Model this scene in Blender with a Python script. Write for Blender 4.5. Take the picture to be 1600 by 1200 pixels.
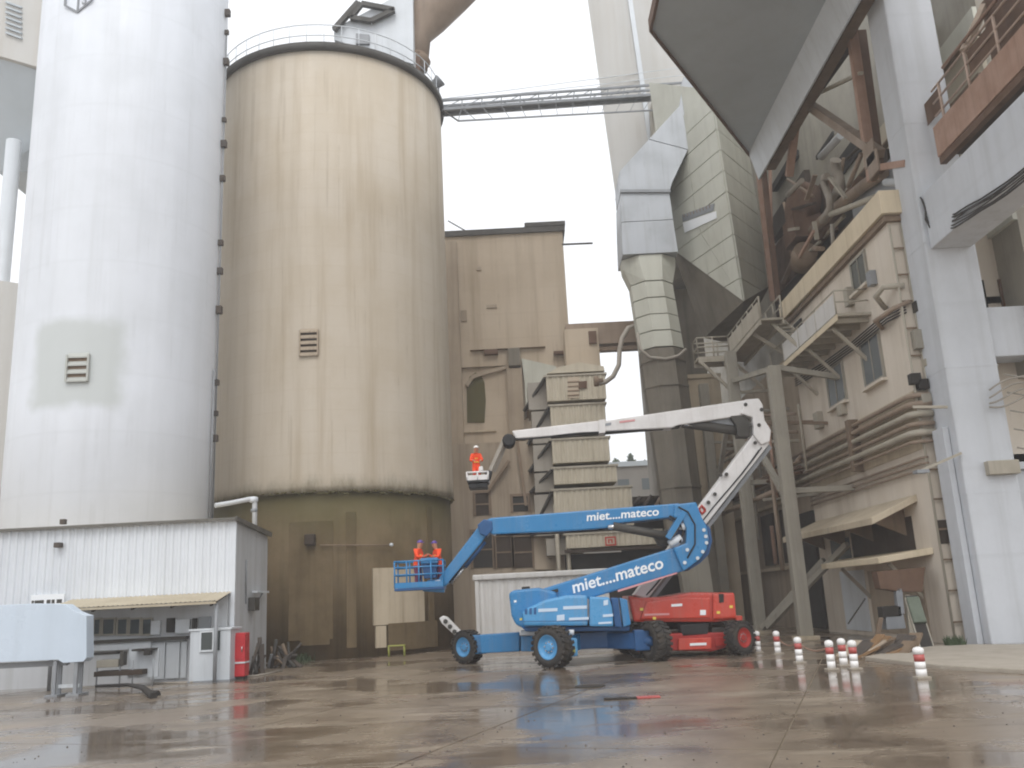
import bpy, bmesh, math, random
from mathutils import Vector, Matrix
random.seed(7)
for o in list(bpy.data.objects): bpy.data.objects.remove(o)
SC = bpy.context.scene
COL = SC.collection
# ------------------------------------------------------------------ camera
FPX = 1400.0; TH = math.atan(1400/5800.0); RO = math.radians(2.9); EYE = 2.4
cr, sr, ct, st = math.cos(RO), math.sin(RO), math.cos(TH), math.sin(TH)
CR = Vector((cr, sr*st, -sr*ct)); CU = Vector((sr, -cr*st, cr*ct)); CW = Vector((0, ct, st))
cam = bpy.data.cameras.new('camera'); co = bpy.data.objects.new('camera', cam); COL.objects.link(co)
m = Matrix((CR, CU, -CW)).transposed().to_4x4(); m.translation = (0, 0, EYE); co.matrix_world = m
cam.sensor_width = 36; cam.lens = FPX/1600*36; cam.clip_end = 3000; cam.clip_start = .1
SC.camera = co
# ------------------------------------------------------------------ sky, sun, exposure
W = bpy.data.worlds.new('World'); SC.world = W; W.use_nodes = True
n = W.node_tree.nodes; l = W.node_tree.links; n.clear()
out = n.new('ShaderNodeOutputWorld'); bg = n.new('ShaderNodeBackground'); sky = n.new('ShaderNodeTexSky')
sky.sky_type = 'NISHITA'; sky.sun_disc = False
SUN_EL = math.radians(52); SUN_AZ = math.radians(178)     # azimuth from +Y, clockwise
sky.sun_elevation = SUN_EL; sky.sun_rotation = SUN_AZ; sky.dust_density = 6; sky.air_density = 1; sky.ozone_density = 1
hs = n.new('ShaderNodeHueSaturation'); hs.inputs['Saturation'].default_value = .25
mx = n.new('ShaderNodeMix'); mx.data_type = 'RGBA'; mx.inputs[0].default_value = .82
mx.inputs[7].default_value = (11.2, 11.5, 11.9, 1)          # the even white cloud deck
bg.inputs[1].default_value = .1
l.new(sky.outputs[0], hs.inputs['Color']); l.new(hs.outputs[0], mx.inputs[6]); l.new(mx.outputs[2], bg.inputs[0]); l.new(bg.outputs[0], out.inputs[0])
sd = bpy.data.lights.new('sun', 'SUN'); sd.energy = .8; sd.angle = math.radians(30); sd.color = (1, .97, .93)
so = bpy.data.objects.new('sun', sd); COL.objects.link(so)
sdir = Vector((math.sin(SUN_AZ)*math.cos(SUN_EL), math.cos(SUN_AZ)*math.cos(SUN_EL), math.sin(SUN_EL)))
so.rotation_euler = sdir.to_track_quat('Z', 'Y').to_euler()
vs = SC.view_settings; vs.view_transform = 'Standard'; vs.look = 'None'; vs.gamma = 1; vs.exposure = 0.33; vs.use_curve_mapping = False
SC.cycles.max_bounces = 12; SC.cycles.diffuse_bounces = 8; SC.cycles.filter_width = 2.0; SC.cycles.volume_bounces = 2
SC.render.resolution_x = 1024; SC.render.resolution_y = 768
# ------------------------------------------------------------------ survey helpers: a sight line met with a real plane
def ray(px, py): return CR*((px-800)/FPX)+CU*((600-py)/FPX)+CW
O = Vector((0, 0, EYE))
def PY(px, py, y): d = ray(px, py); return O+d*(y/d.y)
def PX(px, py, x): d = ray(px, py); return O+d*(x/d.x)
def PZ(px, py, z=0): d = ray(px, py); return O+d*((z-EYE)/d.z)
def PC(px, py, cx, cy, r):
    d = ray(px, py); a = d.x**2+d.y**2; b = -(d.x*cx+d.y*cy); c = cx*cx+cy*cy-r*r
    t = (-b-math.sqrt(max(b*b-a*c, 0)))/a; return O+d*t
def V(*a): return Vector(a)
# ------------------------------------------------------------------ materials
def lin(h):
    if isinstance(h, str):
        c = [int(h[i:i+2], 16)/255 for i in (0, 2, 4)]
        return tuple(((x+.055)/1.055)**2.4 if x > .04045 else x/12.92 for x in c)+(1,)
    return tuple(h)+(1,)
MATS = {}
def M(name, c, c2=None, rough=.6, metal=0, sc=1.0, streak=0, sc2=None, c3=None, bump=.15, fine=18, coat=0, amt=.5, band=0, moss=None):
    """base colour c, blotches of c2, vertical run-off streaks of c3, fine grain and relief"""
    mt = bpy.data.materials.new(name); mt.use_nodes = True; N = mt.node_tree.nodes; L = mt.node_tree.links
    b = N['Principled BSDF']; b.inputs['Roughness'].default_value = rough; b.inputs['Metallic'].default_value = metal
    if coat: b.inputs['Coat Weight'].default_value = coat; b.inputs['Coat Roughness'].default_value = .15
    tc = N.new('ShaderNodeTexCoord')
    def noise(scale, vec=None, det=5, ro=.6):
        t = N.new('ShaderNodeTexNoise'); t.inputs['Scale'].default_value = scale; t.inputs['Detail'].default_value = det; t.inputs['Roughness'].default_value = ro
        L.new(vec or tc.outputs['Object'], t.inputs['Vector']); return t
    def ramp(src, a, bb, x=0, y=1):
        r = N.new('ShaderNodeMapRange'); r.inputs[1].default_value = a; r.inputs[2].default_value = bb; r.inputs[3].default_value = x; r.inputs[4].default_value = y
        r.interpolation_type = 'SMOOTHSTEP'; L.new(src, r.inputs[0]); return r.outputs[0]
    def mix(fac, a, bb):
        k = N.new('ShaderNodeMix'); k.data_type = 'RGBA'
        if hasattr(fac, 'is_linked'): L.new(fac, k.inputs[0])
        else: k.inputs[0].default_value = fac
        for s, i in ((a, 6), (bb, 7)):
            if hasattr(s, 'is_linked'): L.new(s, k.inputs[i])
            else: k.inputs[i].default_value = s
        return k.outputs[2]
    C = lin(c); D = lin(c2) if c2 else tuple(x*.7 for x in C[:3])+(1,)
    n1 = noise(sc); cur = mix(ramp(n1.outputs[0], .38, .72, 0, amt), C, D)
    if streak:
        mp = N.new('ShaderNodeMapping'); mp.inputs['Scale'].default_value = (1, 1, .045); L.new(tc.outputs['Object'], mp.inputs[0])
        s = noise(sc2 or sc*3, mp.outputs[0], 6, .65)
        cur = mix(ramp(s.outputs[0], .45, .78, 0, streak), cur, lin(c3) if c3 else D)
        mp2 = N.new('ShaderNodeMapping'); mp2.inputs['Scale'].default_value = (1, 1, .03); mp2.inputs['Location'].default_value = (13, 7, 3); L.new(tc.outputs['Object'], mp2.inputs[0])
        s2 = noise((sc2 or sc*3)*.45, mp2.outputs[0], 4, .6)
        cur = mix(ramp(s2.outputs[0], .5, .7, 0, streak*.45), cur, tuple(min(1, x*1.25) for x in C[:3])+(1,))
    if streak:
        mp3 = N.new('ShaderNodeMapping'); mp3.inputs['Scale'].default_value = (1, 1, .02); mp3.inputs['Location'].default_value = (4, 9, 1); L.new(tc.outputs['Object'], mp3.inputs[0])
        s3 = noise((sc2 or sc*3)*3.2, mp3.outputs[0], 3, .6); brk = noise(sc*1.7, None, 4, .6)
        k3 = N.new('ShaderNodeMath'); k3.operation = 'MULTIPLY'; L.new(ramp(s3.outputs[0], .56, .68, 0, min(1, streak*.45)), k3.inputs[0]); L.new(ramp(brk.outputs[0], .42, .6), k3.inputs[1])
        cur = mix(k3.outputs[0], cur, tuple(x*.8 for x in (lin(c3) if c3 else D)[:3])+(1,))
    if band:
        sx = N.new('ShaderNodeSeparateXYZ'); L.new(tc.outputs['Object'], sx.inputs[0])
        mm = N.new('ShaderNodeMath'); mm.operation = 'MULTIPLY'; mm.inputs[1].default_value = 1/band; L.new(sx.outputs[2], mm.inputs[0])
        fr = N.new('ShaderNodeMath'); fr.operation = 'FRACT'; L.new(mm.outputs[0], fr.inputs[0])
        fl = N.new('ShaderNodeMath'); fl.operation = 'FLOOR'; L.new(mm.outputs[0], fl.inputs[0])
        wn = N.new('ShaderNodeTexWhiteNoise'); wn.noise_dimensions = '1D'; L.new(fl.outputs[0], wn.inputs['W'])
        cur = mix(ramp(wn.outputs[0], 0, 1, 0, .10), cur, D)
        ln = ramp(fr.outputs[0], .93, .97, 0, .22); cur = mix(ln, cur, D)
    nf = noise(fine, None, 4, .7); cur = mix(ramp(nf.outputs[0], .35, .75, 0, .22), cur, D)
    if moss:      # algae growing round the wet ledge, ragged by noise: (solid height, clean height)
        sx2 = N.new('ShaderNodeSeparateXYZ'); L.new(tc.outputs['Object'], sx2.inputs[0])
        mpm = N.new('ShaderNodeMapping'); mpm.inputs['Scale'].default_value = (1, 1, .3); L.new(tc.outputs['Object'], mpm.inputs[0])
        mn = noise(.55, mpm.outputs[0], 9, .75); mu = N.new('ShaderNodeMath'); mu.operation = 'MULTIPLY_ADD'; mu.inputs[1].default_value = moss[2]; L.new(mn.outputs[0], mu.inputs[0]); L.new(sx2.outputs[2], mu.inputs[2])
        cur = mix(ramp(mu.outputs[0], moss[0], moss[1], 0, .85), cur, lin('5a5332'))
    L.new(cur, b.inputs['Base Color'])
    rr = ramp(n1.outputs[0], .3, .75, max(rough-.12, .02), min(rough+.15, 1)); L.new(rr, b.inputs['Roughness'])
    if bump:
        bp = N.new('ShaderNodeBump'); bp.inputs['Strength'].default_value = bump; bp.inputs['Distance'].default_value = .03; L.new(nf.outputs[0], bp.inputs['Height']); L.new(bp.outputs[0], b.inputs['Normal'])
    MATS[name] = mt; return mt
M('white_silo', 'dde1e8', 'cfd3d8', .55, sc=.35, streak=.35, sc2=1.2, c3='bdc0c2', amt=.5, bump=.05, band=2.6)
M('silo_patch', 'b3b5b0', 'a4a6a0', .6, sc=.6, streak=.4, sc2=2, c3='b0b3ae', bump=.05)
M('tan_concrete', 'c5bbac', 'b6a892', .85, sc=.22, streak=.75, sc2=1.0, c3='a2927a', amt=.55, bump=.2, band=1.15, moss=(10.9, 9.3, 3.2))
M('silo_base', '76654a', '5a4c36', .85, sc=.5, streak=.8, sc2=1.6, c3='54472f', amt=.6, bump=.3, moss=(7.0, 9.8, 3.4))
M('moss', '55502f', '645b3c', .95, sc=1.5, streak=.4, sc2=2.5, c3='45401f', bump=.5)
M('pale_concrete', 'c4b69f', 'ad9e87', .85, sc=.6, streak=.55, sc2=2, c3='8c7d66')
M('tower_concrete', 'c1b29e', 'ac9c87', .9, sc=.18, streak=.7, sc2=.9, c3='94836d', amt=.6, bump=.3, band=2.0)
M('brown_concrete', 'ab9c89', '908170', .9, sc=.3, streak=.6, sc2=1.3, c3='6f6152', bump=.3)
M('column_concrete', 'cacdd2', 'b8bbbe', .8, sc=.4, streak=.45, sc2=1.4, c3='a3a4a3', bump=.15, band=3.2)
M('facade', 'd6ccbe', 'c5b9a8', .85, sc=.35, streak=.5, sc2=1.1, c3='a69682', bump=.15)
M('parapet', 'd6c7ac', 'c9bba2', .8, sc=.7, streak=.5, sc2=2.2, c3='ab9877')
M('grey_steel', 'b5bdc3', 'a6aeb3', .55, sc=.25, streak=.3, sc2=1, c3='b0b4b4', bump=.05)
M('light_steel', 'd4d9de', 'c3c7ca', .5, sc=.4, streak=.4, sc2=1.5, c3='a9abaa', bump=.05)
M('duct_steel', 'b2b6bb', '9fa3a6', .5, .2, sc=.5, streak=.5, sc2=1.6, c3='8b8a86', bump=.05)
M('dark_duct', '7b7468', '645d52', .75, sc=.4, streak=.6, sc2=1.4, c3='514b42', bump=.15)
M('clad', 'c2c2b6', 'b1b0a4', .6, sc=.5, streak=.4, sc2=1.6, c3='99978a', bump=.06)
M('tower_clad', 'c2c1be', 'b5b2ab', .6, sc=.12, streak=.5, sc2=.5, c3='aea497', bump=.05)
M('rust', '69503f', '54402f', .8, sc=1.2, streak=.4, sc2=3, c3='42332a', bump=.2)
M('rust_light', 'ab8b79', '917362', .75, sc=1, streak=.5, sc2=3, c3='7a5d4d', bump=.15)
M('brown_steel', '85725f', '6b5b4c', .75, sc=1, streak=.4, sc2=3, c3='57493d', bump=.15)
M('brown_pipe', '978472', '7b6b5d', .6, sc=.6, streak=.4, sc2=2, c3='62554b', bump=.1)
M('beige_steel', 'ada596', '979080', .65, sc=.9, streak=.4, sc2=2.5, c3='7f7666', bump=.1)
M('green_grey', '9d978a', '89847a', .7, sc=.7, streak=.5, sc2=2, c3='736e64', bump=.1)
M('dark', '2c2926', '37322d', .8, sc=1, bump=.1)
M('dark_brown', '44392f', '352c25', .85, sc=.8, bump=.2)
M('shed_white', 'd8dce1', 'cbcfd4', .45, sc=.5, streak=.35, sc2=2, c3='b2b5b6', bump=.03)
M('shed_side', 'c6c8cb', 'b4b6b8', .6, sc=.5, streak=.5, sc2=1.6, c3='989992', bump=.05)
M('gutter', '67645d', '56534d', .6, sc=1)
M('canopy', 'bcb19b', 'a69a84', .7, sc=.8, streak=.3, sc2=2, c3='8f8470', bump=.08)
M('trailer', 'c6d2df', 'b8c5d2', .35, sc=.4, streak=.3, sc2=1.2, c3='a8b2bb', bump=.02)
M('booth', 'c3c8cd', 'b0b5b9', .5, sc=.8, streak=.4, sc2=3, c3='94979a', bump=.03)
M('container', 'cfcdca', 'bebbb6', .5, sc=.7, streak=.45, sc2=2.5, c3='a09a8e', bump=.03)
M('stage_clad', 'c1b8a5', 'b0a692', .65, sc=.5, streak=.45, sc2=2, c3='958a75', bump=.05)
M('grey_clad', '9d968b', '867f75', .6, sc=.6, streak=.4, sc2=2, c3='6b655c', bump=.05)  # greyer cladding of the stepped tower's left flank
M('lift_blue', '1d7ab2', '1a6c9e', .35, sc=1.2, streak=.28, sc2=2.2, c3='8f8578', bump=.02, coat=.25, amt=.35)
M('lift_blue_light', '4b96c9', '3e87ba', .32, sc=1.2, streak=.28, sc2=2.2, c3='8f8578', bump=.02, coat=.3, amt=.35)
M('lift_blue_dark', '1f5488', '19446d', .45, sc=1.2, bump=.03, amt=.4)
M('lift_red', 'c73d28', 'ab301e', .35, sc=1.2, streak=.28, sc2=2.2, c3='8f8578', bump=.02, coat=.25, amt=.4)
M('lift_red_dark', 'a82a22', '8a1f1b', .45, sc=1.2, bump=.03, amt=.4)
M('boom_white', 'dedbd9', 'c9c5c1', .4, sc=1.3, streak=.28, sc2=2.2, c3='8f8578', bump=.02, coat=.15)
M('chrome', 'c8c8c8', 'a8a8a8', .2, .9, bump=0)
M('tyre', '2d2c2c', '5b5145', .85, sc=2, bump=.3)
M('black_rubber', '1b1b1d', '262524', .6, sc=3, bump=.1)
M('letter_white', 'eef0f2', 'e2e5e8', .5, bump=0, amt=.2)
M('sticker', 'c9d9ea', 'b5c9de', .5, bump=0, amt=.3)
M('pinkish', 'd59a9a', 'c67c7c', .5, bump=0)
M('sign_red', 'b83a2f', 'a03028', .5, bump=0)
M('bollard_white', 'f0eeec', 'dcd8d4', .4, sc=3, bump=.02)
M('bollard_red', 'b65a55', 'a04a44', .4, sc=3, bump=.02)
M('hiviz', 'f2532a', 'd9431f', .8, sc=5, bump=.1)
M('hiviz_band', 'e9d25a', 'd6c24e', .6, bump=0)
M('trouser', '7a3b5c', '5d2c48', .85, sc=5, bump=.1)
M('skin', 'b98468', 'a87459', .6, sc=8, bump=0)
M('helmet_purple', '5b3f8f', '4d357a', .35, bump=0)
M('helmet_white', 'e6e4df', 'd6d3cd', .35, bump=0)
M('hydrant_red', 'c22b33', 'a5232b', .4, sc=2, bump=.02)
M('joint', '9a8d7b', '837766', .6, sc=2, bump=.2)
M('kerb', 'aaa194', '958b7c', .75, sc=1.2, bump=.25, amt=.6)
M('wood', '7d6a56', '5f5040', .8, sc=2, bump=.2)
M('sand', '8a6c4c', '6f5539', .95, sc=3, bump=.5)
M('scrap', '4f4a46', '6b5d50', .7, .3, sc=2.5, bump=.3)
M('tarp_green', '626a5c', '525a4d', .7, sc=3, bump=.2)
M('stool', 'a9ad57', '8d9148', .5, bump=0)
M('leaf', (.05, .075, .03), (.03, .05, .02), .7, sc=3, bump=0)
M('bark', '4a3d30', '3a3026', .9, sc=3)
M('far_wall', '8b8781', '7b7670', .8, sc=.2, bump=0)
M('cable', '37332f', '2a2724', .7, bump=0)
M('hose', '9f978c', '8a8277', .6, bump=0)
M('grey_paint', '8f9296', '7b7e82', .5, sc=.8, streak=.3, bump=.03)
M('frame_dark', '45423d', '38352f', .6, bump=.05)
M('emblem_grey', '8d9095', '7d8085', .5, bump=0)
def glass(name, tint=(.04, .05, .05)):
    mt = bpy.data.materials.new(name); mt.use_nodes = True; b = mt.node_tree.nodes['Principled BSDF']
    b.inputs['Base Color'].default_value = tint+(1,); b.inputs['Roughness'].default_value = .08; b.inputs['Specular IOR Level'].default_value = .7
    nt = mt.node_tree; t = nt.nodes.new('ShaderNodeTexNoise'); t.inputs['Scale'].default_value = 1.3
    r = nt.nodes.new('ShaderNodeMapRange'); r.inputs[3].default_value = .05; r.inputs[4].default_value = .35; nt.links.new(t.outputs[0], r.inputs[0]); nt.links.new(r.outputs[0], b.inputs['Roughness'])
    MATS[name] = mt
M('rail_pale', 'c4ad9e', 'a8907f', .6, sc=2, bump=.05)
glass('glass'); glass('glass_teal', (.03, .07, .075)); glass('glass_grey', (.13, .15, .16))
def wet_ground():
    mt = bpy.data.materials.new('wet_concrete'); mt.use_nodes = True; N = mt.node_tree.nodes; L = mt.node_tree.links; b = N['Principled BSDF']
    g = N.new('ShaderNodeNewGeometry'); oi = N.new('ShaderNodeObjectInfo')
    def noise(sc, det=6, ro=.6, off=(0, 0, 0), sq=(1, 1, 1)):
        mp = N.new('ShaderNodeMapping'); mp.inputs['Location'].default_value = off; mp.inputs['Scale'].default_value = sq; L.new(g.outputs['Position'], mp.inputs[0])
        t = N.new('ShaderNodeTexNoise'); t.inputs['Scale'].default_value = sc; t.inputs['Detail'].default_value = det; t.inputs['Roughness'].default_value = ro; L.new(mp.outputs[0], t.inputs['Vector']); return t.outputs[0]
    def ramp(s, a, bb, x, y):
        r = N.new('ShaderNodeMapRange'); r.interpolation_type = 'SMOOTHSTEP'
        for i, v in zip((1, 2, 3, 4), (a, bb, x, y)): r.inputs[i].default_value = v
        L.new(s, r.inputs[0]); return r.outputs[0]
    def mix(f, a, bb):
        k = N.new('ShaderNodeMix'); k.data_type = 'RGBA'; L.new(f, k.inputs[0])
        for s, i in ((a, 6), (bb, 7)):
            if hasattr(s, 'is_linked'): L.new(s, k.inputs[i])
            else: k.inputs[i].default_value = s
        return k.outputs[2]
    big = noise(.16); mid = noise(.7, 7, .65, (5, 3, 0)); fine = noise(9, 5, .7); rust = noise(.22, 5, .6, (31, 12, 0)); pud = noise(.23, 5, .55, (2, 40, 0))
    c = mix(ramp(mid, .35, .7, 0, 1), lin('928473'), lin('6e6153'))
    c = mix(ramp(big, .4, .65, 0, .8), c, lin('8c7f71'))
    c = mix(ramp(rust, .58, .7, 0, .55), c, lin('7a5546'))
    c = mix(ramp(fine, .4, .8, 0, .4), c, lin('54453a'))
    c = mix(ramp(pud, .48, .56, 0, .45), c, lin('584c42'))
    c = mix(ramp(oi.outputs['Random'], 0, 1, 0, .22), c, lin('5a4a3a'))
    grit = noise(38, 3, .7); c = mix(ramp(grit, .55, .75, 0, .3), c, lin('a89a86'))
    mpv = N.new('ShaderNodeMapping'); L.new(g.outputs['Position'], mpv.inputs[0]); wob = N.new('ShaderNodeTexNoise'); wob.inputs['Scale'].default_value = .8; wob.inputs['Detail'].default_value = 6; L.new(g.outputs['Position'], wob.inputs['Vector'])
    ad = N.new('ShaderNodeVectorMath'); ad.operation = 'MULTIPLY_ADD'; ad.inputs[1].default_value = (2.2, 2.2, 0); L.new(wob.outputs['Color'], ad.inputs[0]); L.new(mpv.outputs[0], ad.inputs[2])
    vo = N.new('ShaderNodeTexVoronoi'); vo.feature = 'DISTANCE_TO_EDGE'; vo.inputs['Scale'].default_value = .13; L.new(ad.outputs[0], vo.inputs['Vector'])
    c = mix(ramp(vo.outputs['Distance'], .0, .006, .55, 0), c, lin('3d342b'))
    L.new(c, b.inputs['Base Color'])
    dry = noise(.55, 7, .7, (9, 21, 0), (.45, 1.3, 1)); c = mix(ramp(dry, .54, .68, 0, .6), c, lin('a79a88')); L.new(c, b.inputs['Base Color'])
    trk = noise(.9, 4, .6, (3, 55, 0), (.12, 1.6, 1)); c = mix(ramp(trk, .56, .66, 0, .35), c, lin('4a3d32')); L.new(c, b.inputs['Base Color'])
    r0 = N.new('ShaderNodeMath'); r0.operation = 'ADD'; L.new(ramp(pud, .45, .57, .3, .1), r0.inputs[0]); L.new(ramp(dry, .5, .7, 0, .22), r0.inputs[1]); L.new(r0.outputs[0], b.inputs['Roughness'])
    b.inputs['Specular IOR Level'].default_value = .55
    bp = N.new('ShaderNodeBump'); bp.inputs['Strength'].default_value = .12; bp.inputs['Distance'].default_value = .01
    mu = N.new('ShaderNodeMath'); mu.operation = 'MULTIPLY'; L.new(fine, mu.inputs[0]); L.new(ramp(pud, .46, .56, 1, .12), mu.inputs[1]); L.new(mu.outputs[0], bp.inputs['Height']); L.new(bp.outputs[0], b.inputs['Normal'])
    MATS['wet_concrete'] = mt
wet_ground()
# ------------------------------------------------------------------ mesh helpers
class MB:
    def __init__(s): s.v = []; s.f = []; s.sm = []
    def add(s, vs, fs, smooth=False):
        k = len(s.v); s.v += [Vector(v) for v in vs]; s.f += [tuple(i+k for i in f) for f in fs]; s.sm += [smooth]*len(fs); return s
    def box(s, x0, x1, y0, y1, z0, z1):
        return s.add([(x, y, z) for z in (z0, z1) for y in (y0, y1) for x in (x0, x1)], [(0, 2, 3, 1), (4, 5, 7, 6), (0, 1, 5, 4), (2, 6, 7, 3), (0, 4, 6, 2), (1, 3, 7, 5)])
    def ext(s, pts, vec):
        pts = [Vector(p) for p in pts]; vec = Vector(vec); k = len(pts)
        return s.add(pts+[p+vec for p in pts], [tuple(range(k)), tuple(range(2*k-1, k-1, -1))]+[(i, (i+1) % k, (i+1) % k+k, i+k) for i in range(k)])
    def beam(s, p, q, w, h=None, up=None):
        p = Vector(p); q = Vector(q); d = (q-p).normalized(); h = h or w
        u = Vector(up) if up else (V(0, 0, 1) if abs(d.z) < .95 else V(0, 1, 0))
        a = d.cross(u).normalized(); b = a.cross(d).normalized(); a *= w/2; b *= h/2
        return s.ext([p-a-b, p+a-b, p+a+b, p-a+b], q-p)
    def tube(s, p, q, r, r2=None, k=10, cap=True):
        p = Vector(p); q = Vector(q); r2 = r if r2 is None else r2; d = (q-p).normalized(); a = d.orthogonal().normalized(); b = d.cross(a)
        vs = []
        for c, rr in ((p, r), (q, r2)):
            for i in range(k): t = 2*math.pi*i/k; vs.append(c+a*(rr*math.cos(t))+b*(rr*math.sin(t)))
        s.add(vs, [(i, (i+1) % k, (i+1) % k+k, i+k) for i in range(k)], True)
        if cap: kk = len(s.v)-2*k; s.f += [tuple(kk+i for i in range(k-1, -1, -1)), tuple(kk+k+i for i in range(k))]; s.sm += [False, False]
        return s
    def path(s, pts, r, k=8):
        pts = [Vector(p) for p in pts]
        ref = None; rings = []
        for i, p in enumerate(pts):
            d = (pts[min(i+1, len(pts)-1)]-pts[max(i-1, 0)]).normalized()
            if ref is None: ref = d.orthogonal().normalized()
            a = (ref-d*ref.dot(d)).normalized(); ref = a; b = d.cross(a); rr = r[i] if isinstance(r, (list, tuple)) else r
            rings.append([p+a*(rr*math.cos(2*math.pi*j/k))+b*(rr*math.sin(2*math.pi*j/k)) for j in range(k)])
        vs = [v for g in rings for v in g]; fs = []
        for i in range(len(pts)-1):
            for j in range(k): fs.append((i*k+j, i*k+(j+1) % k, (i+1)*k+(j+1) % k, (i+1)*k+j))
        s.add(vs, fs, True); kk = len(s.v)-len(vs); m = len(vs)
        s.f += [tuple(kk+i for i in range(k-1, -1, -1)), tuple(kk+m-k+i for i in range(k))]; s.sm += [False, False]; return s
    def lathe(s, c, axis, prof, k=24):
        c = Vector(c); ax = Vector(axis).normalized(); a = ax.orthogonal().normalized(); b = ax.cross(a); vs = []; fs = []
        for (t, r) in prof:
            for i in range(k): th = 2*math.pi*i/k; vs.append(c+ax*t+a*(r*math.cos(th))+b*(r*math.sin(th)))
        for j in range(len(prof)-1):
            for i in range(k): fs.append((j*k+i, j*k+(i+1) % k, (j+1)*k+(i+1) % k, (j+1)*k+i))
        s.add(vs, fs, True); kk = len(s.v)-len(vs); m = len(vs)
        s.f += [tuple(kk+i for i in range(k-1, -1, -1)), tuple(kk+m-k+i for i in range(k))]; s.sm += [False, False]; return s
    def hull(s, pts):
        bm = bmesh.new()
        for p in pts: bm.verts.new(p)
        r = bmesh.ops.convex_hull(bm, input=bm.verts[:])
        bmesh.ops.delete(bm, geom=[g for g in set(r['geom_interior']+r['geom_unused']) if isinstance(g, bmesh.types.BMVert)], context='VERTS')
        bmesh.ops.dissolve_limit(bm, angle_limit=.02, verts=bm.verts[:], edges=bm.edges[:])
        bm.verts.index_update(); s.add([v.co.copy() for v in bm.verts], [tuple(v.index for v in f.verts) for f in bm.faces]); bm.free(); return s
    def build(s, name, mat, parent=None, bev=0, seg=2):
        me = bpy.data.meshes.new(name); off = Vector(parent['_o']) if parent is not None else V(0, 0, 0)
        me.from_pydata([tuple(v-off) for v in s.v], [], s.f); me.materials.append(MATS[mat])
        me.polygons.foreach_set('use_smooth', s.sm)
        bm = bmesh.new(); bm.from_mesh(me); bmesh.ops.recalc_face_normals(bm, faces=bm.faces[:])
        if bev:
            es = [e for e in bm.edges if len(e.link_faces) == 2 and e.calc_face_angle(0) > .5]
            if es: bmesh.ops.bevel(bm, geom=es, offset=bev, segments=seg, affect='EDGES', profile=.6, clamp_overlap=True)
        bm.to_mesh(me); bm.free(); me.update()
        o = bpy.data.objects.new(name, me); COL.objects.link(o); o['_o'] = tuple(off)
        if parent is not None: o.parent = parent
        return o
def tag(o, label, cat, group=None, kind=None):
    if label: o['label'] = label
    if cat: o['category'] = cat
    if group: o['group'] = group
    if kind: o['kind'] = kind
    return o
def thing(name, label, cat, loc, group=None):
    o = bpy.data.objects.new(name, None); COL.objects.link(o); o.location = loc; o['_o'] = tuple(loc); o.empty_display_size = .3
    return tag(o, label, cat, group)
def box(x0, x1, y0, y1, z0, z1): return MB().box(x0, x1, y0, y1, z0, z1)
def ext(pts, vec): return MB().ext(pts, vec)
def polY(pp, y, d): return MB().ext([PY(a, b, y) for a, b in pp], (0, d, 0))
def beam(*a, **k): return MB().beam(*a, **k)
def tube(*a, **k): return MB().tube(*a, **k)
def panels(parent, q, rows, cols, mat, name='panel', gap=.04, th=.06, share=False):
    """quad q (bottom-left, bottom-right, top-right, top-left) laid with single sheets, each proud of the wall"""
    a, b, c, d = [Vector(p) for p in q]; nrm = (b-a).cross(d-a).normalized()
    P = lambda u, v: (a*(1-u)+b*u)*(1-v)+(d*(1-u)+c*u)*v
    gu = gap/max((b-a).length, .1); gv = gap/max((d-a).length, .1)
    for i in range(rows):
        for j in range(cols):
            u0, u1, v0, v1 = j/cols+gu/2, (j+1)/cols-gu/2, i/rows+gv/2, (i+1)/rows-gv/2
            e = nrm*random.uniform(-.008, .012)
            MB().ext([P(u0, v0)+e, P(u1, v0)+e, P(u1, v1)+e, P(u0, v1)+e], nrm*th).build(name, mat, parent)
def railing(parent, pts, h=1.1, mat='beige_steel', step=1.6, r=.035):
    pts = [Vector(p) for p in pts]
    for a, b in zip(pts, pts[1:]):
        for k in (.5, 1): tube(a+V(0, 0, h*k), b+V(0, 0, h*k), r, k=6).build('rail', mat, parent)
        nn = max(1, round((b-a).length/step))
        for i in range(nn+1):
            p = a.lerp(b, i/nn); tube(p, p+V(0, 0, h), r, k=6).build('railing_post', mat, parent)
def corrugated(a, b, z0, z1, pitch=.28, depth=.05, nrm=None):
    """corrugated sheet from a to b (plan points)"""
    a = Vector(a); b = Vector(b); d = b-a; L = d.length; d.normalize(); nv = Vector(nrm) if nrm else V(d.y, -d.x, 0); nn = int(L/pitch); vs = []; fs = []
    prof = []
    for i in range(nn+1):
        t = i*pitch
        for f, h in ((0, 0), (.18, 1), (.5, 1), (.68, 0)):
            if t+f*pitch <= L: prof.append((t+f*pitch, h))
    prof.append((L, 0))
    for t, h in prof:
        p = a+d*t+nv*(h*depth); vs += [(p.x, p.y, z0), (p.x, p.y, z1)]
    for i in range(len(prof)-1): fs.append((2*i, 2*i+2, 2*i+3, 2*i+1))
    return MB().add(vs, fs)
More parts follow.
